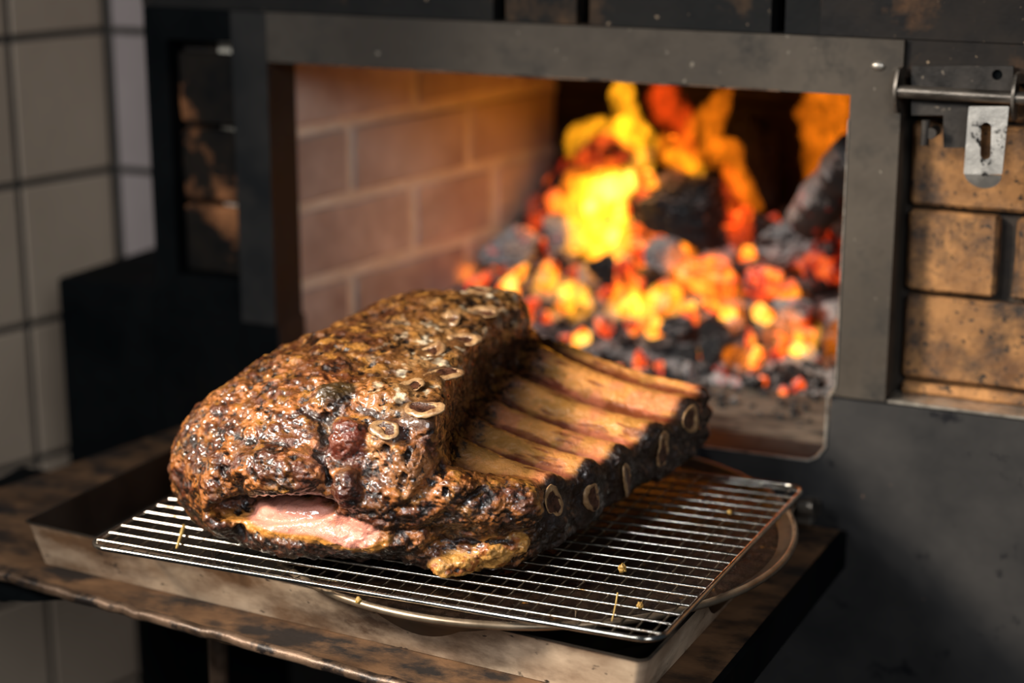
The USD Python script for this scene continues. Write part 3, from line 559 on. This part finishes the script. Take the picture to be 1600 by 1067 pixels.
flame([(845, 490, 10), (852, 460, 24), (856, 430, 22), (858, 408, 8)], 1.80, 'fl_yellow', 'leftmost upright yellow flame of the low row, beside the roast', seed=10)
flame([(905, 525, 14), (900, 490, 36), (895, 460, 30), (885, 435, 8)], 1.78, 'fl_yellow', 'broad low yellow flame behind the ribs', seed=11)
flame([(958, 530, 8), (965, 495, 22), (985, 460, 22), (992, 440, 6)], 1.78, 'fl_yellow', 'pointed yellow flame in the middle of the low row', seed=12)
flame([(1000, 520, 14), (1020, 485, 36), (1050, 470, 30), (1080, 490, 8)], 1.78, 'fl_yellow', 'yellow flame right of the pointed one, above the black wedge', seed=13)
flame([(725, 450, 6), (728, 432, 22), (740, 424, 14), (750, 420, 4)], 1.84, 'fl_orange', 'small orange flame just over the top of the roast', seed=14)
flame([(860, 330, 14), (900, 300, 30), (940, 275, 26), (965, 255, 8)], 1.88, 'fl_orange', 'orange flame behind the dark red lumps', seed=15)
flame([(1200, 555, 8), (1215, 525, 26), (1240, 505, 26), (1258, 500, 8)], 1.75, 'fl_orange', 'orange flame low on the right, under the flat white-ashed lump', seed=16)
flame([(1290, 575, 8), (1303, 545, 18), (1310, 515, 16), (1312, 495, 5)], 1.74, 'fl_orange', 'orange flame touching the right jamb at the foot of the fire', seed=17)
flame([(1130, 570, 8), (1150, 560, 24), (1180, 566, 16), (1200, 572, 5)], 1.72, 'fl_orange', 'low orange flame at the front edge of the coals', seed=18)
flame([(1080, 250, 10), (1060, 190, 30), (1040, 150, 28), (1035, 110, 12)], 1.93, 'fl_red', 'dim red flame behind the flame tip', seed=19)
flame([(1120, 480, 8), (1090, 440, 26), (1060, 405, 30), (1045, 385, 8)], 1.775, 'fl_orange', 'pinkish orange flame licking up below the largest charcoal lump', seed=20)
flame([(1150, 520, 8), (1140, 470, 30), (1120, 420, 26), (1105, 395, 8)], 1.775, 'fl_orange', 'orange flame to the right of the low yellow row', seed=21)
flame([(830, 470, 8), (800, 450, 22), (780, 440, 10), (770, 436, 4)], 1.82, 'fl_red', 'red glow of a small flame below the leftmost grey lump', seed=22)
flame([(1240, 560, 8), (1255, 540, 22), (1275, 520, 14), (1280, 505, 4)], 1.74, 'fl_yellow', 'small yellow flame low on the right between dark lumps', seed=23)
flame([(860, 330, 8), (842, 345, 20), (835, 320, 14), (850, 300, 4)], 1.87, 'fl_red', 'red flame at the left edge of the fire above the grey lumps', seed=24)

# ---------------------------------------------------------------- the roast
from scipy import ndimage
H = 0.0020
GX, GY, GZ = np.arange(-0.875, -0.462, H), np.arange(1.065, 1.465, H), np.arange(0.994, 1.182, H)
X, Y, Z = [a.astype(np.float32) for a in np.meshgrid(GX, GY, GZ, indexing='ij')]
def smin(a, b, k): h_ = np.clip(0.5+0.5*(b-a)/k, 0, 1); return b*(1-h_)+a*h_ - k*h_*(1-h_)
def smax(a, b, k): return -smin(-a, -b, k)
def ell(c, r, rz=0.0, ry=0.0, rx=0.0, g=None):
    x, y, z = (X, Y, Z) if g is None else g
    x, y, z = x-c[0], y-c[1], z-c[2]
    if rz: x, y = x*math.cos(rz)+y*math.sin(rz), -x*math.sin(rz)+y*math.cos(rz)
    if ry: x, z = x*math.cos(ry)+z*math.sin(ry), -x*math.sin(ry)+z*math.cos(ry)
    if rx: y, z = y*math.cos(rx)+z*math.sin(rx), -y*math.sin(rx)+z*math.cos(rx)
    k0 = np.sqrt((x/r[0])**2+(y/r[1])**2+(z/r[2])**2); k1 = np.sqrt((x/r[0]**2)**2+(y/r[1]**2)**2+(z/r[2]**2)**2)
    return k0*(k0-1)/np.maximum(k1, 1e-6)
def capsule(a, b, r0, r1=None):
    a, b = np.array(a), np.array(b); d = b-a; r1 = r0 if r1 is None else r1
    t = np.clip(((X-a[0])*d[0]+(Y-a[1])*d[1]+(Z-a[2])*d[2])/(d@d), 0, 1)
    return np.sqrt((X-a[0]-t*d[0])**2+(Y-a[1]-t*d[1])**2+(Z-a[2]-t*d[2])**2) - (r0+(r1-r0)*t)
yk = [1.10, 1.15, 1.20, 1.30, 1.37, 1.42]
def ridge_x(y): return np.interp(y, yk, [-0.588, -0.598, -0.615, -0.640, -0.640, -0.640])
def ridge_z(y): return np.interp(y, yk, [1.110, 1.124, 1.130, 1.140, 1.143, 1.140])
def end_x(y): return np.interp(y, [1.14, 1.18, 1.22, 1.30, 1.36, 1.42], [-0.545, -0.530, -0.519, -0.505, -0.490, -0.484])
def end_z(y): return np.interp(y, [1.14, 1.18, 1.22, 1.30, 1.36, 1.42], [1.064, 1.064, 1.063, 1.062, 1.072, 1.082])
def start_z(y): return np.interp(y, [1.14, 1.20, 1.30, 1.40], [1.078, 1.084, 1.092, 1.112])
RIB_Y = [1.196, 1.240, 1.284, 1.330, 1.383]                     # the ribs, front to back
def rib_phase(y): return np.interp(y, [1.150]+RIB_Y+[1.43], np.arange(-1, 6))
ROAST_SEED = 5
Y1 = GY.astype(np.float32)[None, :, None]
# meat mass
d = ell((-0.712, 1.250, 1.050), (0.122, 0.155, 0.096))
d = smin(d, ell((-0.700, 1.345, 1.062), (0.098, 0.088, 0.094)), 0.03)
d = smin(d, ell((-0.760, 1.190, 1.042), (0.092, 0.085, 0.068)), 0.03)
d = smin(d, ell((-0.640, 1.190, 1.055), (0.060, 0.090, 0.064)), 0.03)
d = smin(d, ell((-0.665, 1.38, 1.085), (0.050, 0.050, 0.068)), 0.02)
d = smax(d, (X-(ridge_x(Y1)-0.010))*0.9, 0.012)
# chine: a sawn block along the spine
cxs, czs = ridge_x(Y1)-0.030, ridge_z(Y1)-0.030
u, w = X-cxs, Z-czs; ca, sa = math.cos(0.10), math.sin(0.10); u, w = u*ca+w*sa, -u*sa+w*ca
qx, qz = np.abs(u)-0.022, np.abs(w)-0.022
ch = np.sqrt(np.maximum(qx, 0)**2+np.maximum(qz, 0)**2)+np.minimum(np.maximum(qx, qz), 0)-0.008
ch = smax(ch, np.maximum(1.132-Y, Y-1.405), 0.012)
d = smin(d, ch, 0.014)
# rib plate
s_ = np.clip((X-ridge_x(Y1))/(end_x(Y1)-ridge_x(Y1)), -0.3, 1.2)
zt_ = end_z(Y1)+(start_z(Y1)-end_z(Y1))*(1-s_)**2*np.sign(1-s_+1e-6)
ph = rib_phase(Y1)
corr = 0.0056*np.cos(2*np.pi*ph)*np.clip(1.2-0.3*s_, 0, 1) - 0.0012*np.exp(-((np.mod(ph+0.5, 1)-0.5)/0.12)**2)*0
zt_ = zt_+corr
rib = smax((Z-zt_)*0.85, X-end_x(Y1)-0.0015*np.cos(2*np.pi*ph), 0.007)
rib = smax(rib, -(X+0.72), 0.01)
rib = smax(smax(rib, Y-1.425, 0.012), 1.132-Y, 0.012)
nf = np.array([0.70, -0.714]); rib = smax(rib, (X+0.530)*nf[0]+(Y-1.172)*nf[1], 0.014)
under = 1.004 + 0.45*np.clip(X+0.545, 0, 1)*np.clip((Y-1.16)/0.1, 0, 1)      # the ribs' edge lifts clear of the rack
rib = smax(rib, under-Z, 0.008)
d = smin(d, rib, 0.006)
# front face: lobes and nodules, set on the surface
def hit(px, py):
    """Where the line of sight through (px, py) meets the roast, and the normal there."""
    r_ = ray(px, py); r_ /= np.linalg.norm(r_); t = np.arange(0.9, 1.9, 0.001)
    p = CAM + t[:, None]*r_; ijk = ((p-[GX[0], GY[0], GZ[0]])/H).T
    v_ = ndimage.map_coordinates(d, ijk, order=1, mode='constant', cval=1.0)
    k_ = np.argmax(v_ < 0); q = p[k_]
    e = np.eye(3)*0.006; gr = [ndimage.map_coordinates(d, (((q+s)-[GX[0], GY[0], GZ[0]])/H)[:, None], order=1, mode='nearest')[0] - ndimage.map_coordinates(d, (((q-s)-[GX[0], GY[0], GZ[0]])/H)[:, None], order=1, mode='nearest')[0] for s in e]
    gr = np.array(gr); return q, gr/max(np.linalg.norm(gr), 1e-9)


HITS = {}
def lob(px, py, r_, out, k_, rz=0.0, ry=0.0, dark=None):
    """A lobe of meat bulging from the surface where the photograph shows it."""
    global d
    q, n_ = hit(px, py); c = q + n_*out; d = smin(d, ell(c, r_, rz, ry), k_); HITS[(px, py)] = (q+n_*(out+max(r_)*0.5)*0.6, n_)
for a_ in ((430, 735, (0.046, 0.026, 0.020), -0.008, 0.008, 0.0, 0.12), (338, 770, (0.020, 0.026, 0.036), -0.012, 0.006), (560, 850, (0.052, 0.020, 0.014), -0.010, 0.006, 0.2), (440, 852, (0.040, 0.020, 0.015), -0.010, 0.006),
           (640, 740, (0.022, 0.020, 0.028), -0.010, 0.006), (750, 795, (0.040, 0.026, 0.022), -0.014, 0.008, 0.5), (828, 790, (0.020, 0.020, 0.020), -0.010, 0.006), (600, 612, (0.028, 0.022, 0.014), -0.006, 0.005), (527, 622, (0.019, 0.018, 0.013), -0.003, 0.004),
           (660, 800, (0.024, 0.018, 0.018), -0.008, 0.005, 0.3), (700, 760, (0.020, 0.016, 0.013), -0.006, 0.005), (545, 690, (0.016, 0.014, 0.019), -0.002, 0.003), (545, 764, (0.0115, 0.0115, 0.0155), 0.001, 0.003), (600, 690, (0.013, 0.012, 0.015), -0.003, 0.004), (655, 865, (0.020, 0.016, 0.014), -0.006, 0.004)):
    lob(*a_)
for a_ in ((715, 884, (0.017, 0.014, 0.011), -0.004, 0.004), (690, 888, (0.010, 0.010, 0.009), -0.003, 0.003), (768, 862, (0.018, 0.012, 0.0085), -0.004, 0.005, 0.6), (805, 850, (0.013, 0.010, 0.007), -0.003, 0.004, 0.6)):
    lob(*a_)
# crust relief
P3 = np.stack([X, Y, Z], -1)
def field_noise(scale, octv, seed):
    n_ = 4 if scale < 120 else 2
    sm = meshkit.fbm(P3[::n_, ::n_, ::n_]*scale, octv, seed).astype(np.float32)
    z_ = ndimage.zoom(sm, n_, order=1, grid_mode=False)[:X.shape[0], :X.shape[1], :X.shape[2]]
    pad = [(0, X.shape[i]-z_.shape[i]) for i in range(3)]
    return np.pad(z_, pad, mode='edge')-0.5
N1, N2 = field_noise(38, 3, 2), field_noise(140, 2, 9)
inrib = np.clip(s_*6, 0, 1)*np.clip((1.16-Z)*40, 0, 1)*np.clip((Y-1.16)*40, 0, 1)*np.clip((Z-(zt_-0.012))*200, 0, 1)
d = d + N1*0.011*(1-0.8*inrib) + N2*0.0040*(1-0.6*inrib)
# cuts: the open slit with its pink flesh, and dark crevices
slit = ell((-0.712, 1.094, 1.0445), (0.056, 0.034, 0.0125), 0.0, 0.16)
d = smax(d, -slit, 0.003)
d = smin(d, ell((-0.700, 1.136, 1.038), (0.052, 0.034, 0.014), 0.0, 0.14), 0.002)
CUTS = [((508, 655), (510, 685), 0.0050), ((510, 685), (498, 712), 0.0040), ((498, 712), (515, 752), 0.0030), ((376, 745), (372, 800), 0.0028), ((372, 800), (378, 835), 0.0025), ((690, 842), (800, 848), 0.0022), ((640, 700), (628, 765), 0.0020), ((690, 720), (700, 775), 0.0022),
        ((590, 650), (610, 720), 0.0022), ((610, 800), (640, 850), 0.0020), ((470, 640), (500, 655), 0.0030), ((560, 640), (590, 648), 0.0025), ((720, 790), (760, 760), 0.0018), ((415, 690), (470, 700), 0.0016), ((340, 700), (350, 745), 0.0016)]
CUT3 = []
for a_, b_, r0 in CUTS:
    (p0, n0), (p1, n1) = hit(*a_), hit(*b_); CUT3.append((p0, p1, r0))
for p0, p1, r0 in CUT3:
    d = smax(d, -(capsule(p0, p1, r0)+N2*0.005), 0.003)
d = smax(d, 1.0026-Z, 0.004)

def surface_nets(D):
    """Vertices on the zero set of the grid D, and quads."""
    S = D < 0; nx, ny, nz = D.shape; c = np.zeros((nx-1, ny-1, nz-1), np.int8)
    for i, j, k in np.ndindex(2, 2, 2): c += S[i:nx-1+i, j:ny-1+j, k:nz-1+k]
    act = (c > 0) & (c < 8); I = np.argwhere(act); ids = np.full(act.shape, -1, np.int32); ids[act] = np.arange(len(I))
    acc, cnt = np.zeros((len(I), 3)), np.zeros(len(I))
    corners = list(np.ndindex(2, 2, 2)); vals = {q_: D[I[:, 0]+q_[0], I[:, 1]+q_[1], I[:, 2]+q_[2]] for q_ in corners}
    for a_ in corners:
        for ax_ in range(3):
            if a_[ax_]: continue
            b_ = tuple(1 if t == ax_ else a_[t] for t in range(3)); va, vb = vals[a_], vals[b_]
            on = (va < 0) != (vb < 0); t = np.where(on, va/np.where(on, va-vb, 1), 0)
            p = np.tile(np.array(a_, float), (len(I), 1)); p[:, ax_] += t; acc[on] += p[on]; cnt[on] += 1
    V = (I + acc/cnt[:, None])*H + [GX[0], GY[0], GZ[0]]; Q = []
    for ax_ in range(3):
        sl0 = [slice(None)]*3; sl1 = [slice(None)]*3; sl0[ax_] = slice(0, -1); sl1[ax_] = slice(1, None)
        A, B = S[tuple(sl0)], S[tuple(sl1)]; E = np.argwhere(A != B); o1, o2 = (ax_+1) % 3, (ax_+2) % 3
        E = E[(E[:, o1] > 0) & (E[:, o2] > 0)]; E = E[(E[:, o1] < D.shape[o1]-1) & (E[:, o2] < D.shape[o2]-1)]
        inside = A[tuple(E.T)]; qs = []
        for da, db in ((-1, -1), (0, -1), (0, 0), (-1, 0)):
            f_ = E.copy(); f_[:, o1] += da; f_[:, o2] += db; qs.append(ids[tuple(f_.T)])
        q_ = np.stack(qs, 1); q_[~inside] = q_[~inside][:, ::-1]; Q.append(q_)
    return V, np.vstack(Q)
RV, RQ = surface_nets(d)
rm = trimesh.Trimesh(RV, np.vstack([RQ[:, [0, 1, 2]], RQ[:, [0, 2, 3]]]), process=False)
big_ = max(rm.split(only_watertight=False), key=lambda m: len(m.vertices)); rm = big_
from scipy import sparse
e_ = np.vstack([rm.edges_unique, rm.edges_unique[:, ::-1]]); nv_ = len(rm.vertices)
A_ = sparse.coo_matrix((np.ones(len(e_)), (e_[:, 0], e_[:, 1])), shape=(nv_, nv_)).tocsr(); deg_ = np.maximum(np.asarray(A_.sum(1)).ravel(), 1)[:, None]
for _ in range(2): rm.vertices = rm.vertices*0.5 + 0.5*(A_@rm.vertices)/deg_
if rm.volume < 0: rm.invert()
rm = trimesh.Trimesh(*trimesh.remesh.subdivide(rm.vertices, rm.faces), process=False)
e_ = np.vstack([rm.edges_unique, rm.edges_unique[:, ::-1]]); nv_ = len(rm.vertices)
A_ = sparse.coo_matrix((np.ones(len(e_)), (e_[:, 0], e_[:, 1])), shape=(nv_, nv_)).tocsr(); deg_ = np.maximum(np.asarray(A_.sum(1)).ravel(), 1)[:, None]
rm.vertices = rm.vertices*0.5 + 0.5*(A_@rm.vertices)/deg_
RV = np.array(rm.vertices); RN = np.array(rm.vertex_normals)
def step(x, a, b): t = np.clip((x-a)/(b-a), 0, 1); return t*t*(3-2*t)
sV = (RV[:, 0]-ridge_x(RV[:, 1]))/(end_x(RV[:, 1])-ridge_x(RV[:, 1]))
ribw = step(sV, 0.02, 0.16)*step(RN[:, 2], 0.35, 0.65)*step(RV[:, 1], 1.165, 1.185)*step(1.145-RV[:, 2], 0, 0.01)
pinkw = np.exp(-(((RV-[-0.690, 1.108, 1.037])/[0.055, 0.03, 0.014])**2).sum(1))
crust = np.clip(1-0.78*ribw-0.75*step(pinkw, 0.3, 0.6), 0, 1)
RINGS = [(748, 455, 0.0090, 0.0060, 0.1), (756, 490, 0.0100, 0.0068, 0.2), (706, 500, 0.0075, 0.0048, -0.2), (726, 532, 0.0115, 0.0056, 0.1), (676, 550, 0.0082, 0.0062, 0.0), (694, 586, 0.0125, 0.0060, 0.2), (645, 604, 0.0080, 0.0056, 0.2), (662, 640, 0.0118, 0.0068, 0.3), (604, 672, 0.0090, 0.0062, 0.0)]
RIBENDS = [(863, 783, 0.0062, 0.0125, 0.25), (924, 777, 0.0058, 0.0120, 0.2), (978, 748, 0.0062, 0.0125, 0.15), (1034, 704, 0.0070, 0.0120, 0.1), (1077, 655, 0.0078, 0.0110, 0.0)]
ringw = np.zeros(len(RV))
for px, py, a_, b_, rot in RINGS+RIBENDS:
    ringw = np.maximum(ringw, step(max(a_, b_)*1.7-np.linalg.norm(RV-hit(px, py)[0], axis=1), 0, 0.005))
shaded_gloss = 1 - step(0.10-np.abs(sV-0.06), 0, 0.08)*step(1.135-RV[:, 2], 0, 0.02)*step(RV[:, 1], 1.14, 1.17)  # gloss removed in the pocket beside the ridge to imitate its shade
crust = np.maximum(crust, 0.34)*(1-0.8*ringw)
f1 = meshkit.fbm(RV*210+3, 3, 101)-0.5; f2 = 0.5-np.abs(meshkit.noise(RV*330, 102)-0.5)*2; f3 = meshkit.noise(RV*120, 103)-0.5
REL = np.clip(f1*2.6+f3*1.2, -1, 1)
rm.vertices = RV + RN*((f1*0.0042 + f2*0.0007 + f3*0.0030)*crust)[:, None]
RV = np.array(rm.vertices); RN = np.array(rm.vertex_normals)

# colour of the meat: crust, fat, ribs, pink flesh, char, painted ridge shade
def lin(r, g_, b): return np.array([(c/255/12.92 if c/255 < 0.04045 else ((c/255+0.055)/1.055)**2.4) for c in (r, g_, b)])
def fb(sc, o, sd): return meshkit.fbm(RV*sc, o, sd)
col = np.tile(lin(108, 65, 29), (len(RV), 1)); char = np.full(len(RV), 0.55)
def paint(w_, c, ch_=None):
    global col, char
    w_ = np.clip(w_, 0, 1); col = col*(1-w_[:, None]) + w_[:, None]*np.asarray(c)
    if ch_ is not None: char = char*(1-w_) + w_*ch_
def blob(p, r_): return np.exp(-(((RV-np.array(p))/np.array(r_))**2).sum(1))
paint(step(fb(90, 3, 31), 0.45, 0.60)*0.8, lin(178, 122, 54)); paint(step(fb(110, 3, 41), 0.50, 0.60)*0.85, lin(66, 30, 13), 0.7); paint(step(fb(40, 2, 42), 0.54, 0.68)*0.6, lin(84, 40, 18), 0.68)
front = step(-RN[:, 1], 0.15, 0.6)*step(1.20-RV[:, 1], 0.0, 0.05)
paint(front*0.75*step(fb(55, 3, 51), 0.30, 0.55), lin(96, 44, 18), 0.66); paint(front*step(fb(70, 3, 52), 0.50, 0.60)*0.8, lin(172, 104, 48), 0.42)
# chine top: frothy pale fat and bone dust
chn = np.exp(-((RV[:, 0]-ridge_x(RV[:, 1])+0.030)/0.028)**2)*step(RV[:, 2], 1.105, 1.118)*step(RV[:, 1], 1.125, 1.145)
paint(chn*0.7, lin(140, 94, 48), 0.42); paint(chn*step(fb(75, 3, 61), 0.52, 0.62)*0.7, lin(172, 128, 80), 0.3); paint(chn*step(fb(95, 3, 62), 0.60, 0.68)*0.9, lin(222, 206, 176), 0.1); paint(chn*step(fb(70, 3, 63), 0.56, 0.66)*0.8, lin(64, 40, 20), 0.7)
# the ribs' inner face
sV = (RV[:, 0]-ridge_x(RV[:, 1]))/(end_x(RV[:, 1])-ridge_x(RV[:, 1])); phV = rib_phase(RV[:, 1])
ribw = step(sV, 0.02, 0.16)*step(RN[:, 2], 0.35, 0.65)*step(RV[:, 1], 1.165, 1.185)*step(1.145-RV[:, 2], 0, 0.01)
paint(ribw, lin(218, 146, 76), 0.08)
bone_w = 0.5+0.5*np.cos(2*np.pi*(phV+0.03*np.sin(sV*7)))
paint(ribw*step(1-bone_w, 0.72, 0.95)*0.9, lin(112, 46, 28), 0.3)
paint(ribw*step(fb(40, 3, 71), 0.50, 0.62)*0.55, lin(222, 128, 92), 0.05); paint(ribw*step(fb(52, 3, 72), 0.56, 0.66)*0.6, lin(160, 112, 48), 0.15)
paint(ribw*step(meshkit.fbm(RV*np.array([35, 190, 60]), 3, 73), 0.60, 0.68)*0.7, lin(110, 38, 24), 0.3)
paint(step(0.26-np.abs(sV-0.04), 0, 0.18)*step(RV[:, 1], 1.16, 1.19)*step(1.128-RV[:, 2], 0, 0.012)*step(RV[:, 0], -0.66, -0.64)*0.8, lin(40, 20, 11), 0.85)  # shade beside the ridge painted dark into its wall and the nearby ribs
for px, py, a_, b_, rot in RINGS:
    q_ = hit(px, py)[0]; paint(step(max(a_, b_)*1.5-np.linalg.norm(RV-q_, axis=1), 0, 0.004)*0.7, lin(72, 42, 22), 0.5)
# charred rim of the ribs
edge_ = step(sV, 0.90, 0.98)*step(RV[:, 1], 1.165, 1.18)
paint(edge_, lin(44, 24, 14), 0.85)
paint(step(-RN[:, 2], -0.1, 0.3)*0.8, lin(36, 20, 12), 0.85)  # faces turned down get a darker tone
# pink flesh of the slit, its golden edge below
pk = blob((-0.706, 1.108, 1.037), (0.046, 0.022, 0.014)) + blob((-0.645, 1.105, 1.034), (0.022, 0.02, 0.012))*0.9
paint(step(pk, 0.30, 0.55)*step(-RN[:, 1], -0.5, 0.0), lin(226, 150, 128), 0.02)
paint(step(pk, 0.12, 0.30)*step(0.52-pk, 0, 0.14)*step(1.036-RV[:, 2], 0, 0.008), lin(206, 138, 62), 0.2)
paint(blob((-0.682, 1.110, 1.068), (0.008, 0.012, 0.018))*1.2, lin(208, 130, 108), 0.05)
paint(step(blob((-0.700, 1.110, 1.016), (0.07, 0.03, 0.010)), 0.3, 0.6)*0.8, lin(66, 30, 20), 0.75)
for (px, py), rr_, cc in (((545, 764), 0.015, lin(62, 18, 12)), ((545, 690), 0.019, lin(98, 38, 24)), ((600, 690), 0.014, lin(190, 130, 80)), ((527, 622), 0.018, lin(56, 46, 26)), ((640, 740), 0.02, lin(150, 96, 52))):
    paint(step(blob(HITS[(px, py)][0], (rr_,)*3), 0.35, 0.6)*0.85, cc, 0.5)
fw_ = np.maximum.reduce([blob(HITS[k_][0], (s_, s_, s_*0.85)) for k_, s_ in (((715, 884), 0.017), ((690, 888), 0.011), ((768, 862), 0.016), ((805, 850), 0.012))])
paint(step(fw_, 0.30, 0.5), lin(196, 140, 70), 0.30); paint(step(fw_, 0.30, 0.5)*step(fb(120, 3, 81), 0.5, 0.6), lin(150, 84, 34), 0.4)
for a_, b_, r0 in CUT3:
    t = np.clip(((RV-a_)@(b_-a_))/((b_-a_)@(b_-a_)), 0, 1); dd = np.linalg.norm(RV-a_-t[:, None]*(b_-a_), axis=1)
    paint(step(r0*1.6-dd, 0, r0*0.8)*0.9, lin(36, 15, 9), 0.8)
char = np.clip(char + 0.55*np.clip(-REL*crust, 0, 1) - 0.25*np.clip(REL*crust, 0, 1), 0, 1)  # pits of the relief painted darker, raised bits lighter
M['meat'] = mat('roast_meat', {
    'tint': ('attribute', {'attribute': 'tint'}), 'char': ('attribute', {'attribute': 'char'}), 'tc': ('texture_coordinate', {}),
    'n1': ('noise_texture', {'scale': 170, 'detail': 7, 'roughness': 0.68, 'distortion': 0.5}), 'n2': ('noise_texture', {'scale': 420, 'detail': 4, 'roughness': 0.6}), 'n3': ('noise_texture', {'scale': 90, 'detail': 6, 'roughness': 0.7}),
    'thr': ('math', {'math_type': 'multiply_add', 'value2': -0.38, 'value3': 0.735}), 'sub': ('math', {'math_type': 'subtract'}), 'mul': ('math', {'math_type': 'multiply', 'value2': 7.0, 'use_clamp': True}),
    'shaded_gloss': ('attribute', {'attribute': 'shaded_gloss'}), 'cm': ('math', {'math_type': 'multiply'}),
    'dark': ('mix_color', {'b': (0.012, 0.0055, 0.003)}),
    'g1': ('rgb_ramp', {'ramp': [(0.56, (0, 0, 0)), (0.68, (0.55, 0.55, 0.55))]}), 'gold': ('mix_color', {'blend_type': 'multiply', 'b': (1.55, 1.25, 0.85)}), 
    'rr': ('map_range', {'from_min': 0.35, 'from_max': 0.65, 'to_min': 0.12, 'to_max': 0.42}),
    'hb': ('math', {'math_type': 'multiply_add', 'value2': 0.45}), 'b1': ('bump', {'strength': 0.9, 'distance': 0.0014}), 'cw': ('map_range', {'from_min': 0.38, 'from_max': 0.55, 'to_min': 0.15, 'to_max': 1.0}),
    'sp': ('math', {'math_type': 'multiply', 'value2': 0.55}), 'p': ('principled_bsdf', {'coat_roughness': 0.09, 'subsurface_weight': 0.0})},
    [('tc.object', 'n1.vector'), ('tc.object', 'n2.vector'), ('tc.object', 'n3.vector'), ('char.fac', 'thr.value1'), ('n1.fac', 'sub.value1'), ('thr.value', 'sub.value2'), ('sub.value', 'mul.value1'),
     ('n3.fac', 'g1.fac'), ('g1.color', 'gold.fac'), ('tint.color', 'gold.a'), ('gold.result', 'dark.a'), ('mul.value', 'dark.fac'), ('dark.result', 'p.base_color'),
     ('n3.fac', 'rr.value'), ('rr.result', 'p.roughness'), ('n2.fac', 'hb.value1'), ('n1.fac', 'hb.value3'), ('hb.value', 'b1.height'), ('b1.normal', 'p.normal'), ('n3.fac', 'cw.value'), ('cw.result', 'cm.value1'), ('shaded_gloss.fac', 'cm.value2'), ('cm.value', 'p.coat_weight'), ('shaded_gloss.fac', 'sp.value1'), ('sp.value', 'p.specular_ior_level')])
roast = thing('rib_roast', 'large glistening browned rib roast with bare curved rib bones on the wire rack', 'roast')
obj('body', rm, M['meat'], roast, smooth=True, attrs={'tint': np.clip(col, 0, 1), 'char': np.clip(char, 0, 1), 'shaded_gloss': shaded_gloss})

def bone_ring(name, px, py, a_, b_, rot, thick, seed, lift=0.0, label=None, arc=None):
    """A sawn bone in the surface: an uneven ring of bone and the marrow inside it."""
    q, nrm_ = hit(px, py)
    if name == 'vertebra_bone':                       # the saw cut through the spine faces up and forward
        nrm_ = 0.45*nrm_ + np.array([-0.10, -0.42, 0.66]); nrm_ /= np.linalg.norm(nrm_)
    up_ = np.array([0, 0, 1.0]) - nrm_*nrm_[2]
    if np.linalg.norm(up_) < 0.2: up_ = np.array([0, 1.0, 0]) - nrm_*nrm_[1]
    up_ /= np.linalg.norm(up_); e1 = np.cross(up_, nrm_); e1 /= np.linalg.norm(e1)
    e1, up_ = e1*math.cos(rot)+up_*math.sin(rot), -e1*math.sin(rot)+up_*math.cos(rot)
    t = np.arange(28)*2*np.pi/28; rg_ = np.random.default_rng(seed)
    wob = 1+0.16*np.sin(2*t+rg_.random()*6)+0.11*np.sin(3*t+rg_.random()*6)+0.05*np.sin(5*t+rg_.random()*6)
    pts = q + nrm_*lift + (a_*wob*np.cos(t))[:, None]*e1 + (b_*wob*np.sin(t))[:, None]*up_
    rad = thick*(1+0.30*np.sin(t+rg_.random()*6)+0.2*np.sin(2*t+rg_.random()*6))
    rad = thick*(1+0.45*np.sin(t+rg_.random()*6)+0.25*np.sin(2*t+rg_.random()*6)); ring = closed_tube(pts, np.maximum(rad, 0.0006), 10)
    hh_ = (ring.vertices-q-nrm_*lift)@nrm_; ring.vertices = ring.vertices - 0.5*hh_[:, None]*nrm_; ring.vertices = ring.vertices + (0.0026*(meshkit.fbm(ring.vertices*350, 3, seed)-0.5))[:, None]*nrm_
    o = obj(name, ring, M['bone'], roast, smooth=True, label=label)
    disc = [q + nrm_*(lift+0.0010-h_*0.9) + f_*(pts-q-nrm_*lift) for f_, h_ in ((1.0, 0.0002), (0.8, 0.0007), (0.5, 0.0011), (0.2, 0.0013))]
    obj('marrow', ring_loft([x[::1] for x in disc], cap0=False), M['marrow'], o, smooth=True)
for i, (px, py, a_, b_, rot) in enumerate(RINGS):
    bone_ring('vertebra_bone', px, py, a_, b_, rot, 0.0025, 60+i, 0.0010)
for i, (px, py, a_, b_, rot) in enumerate(RIBENDS):
    bone_ring('rib_bone', px, py, a_, b_, rot, 0.0019, 90+i, 0.0010)
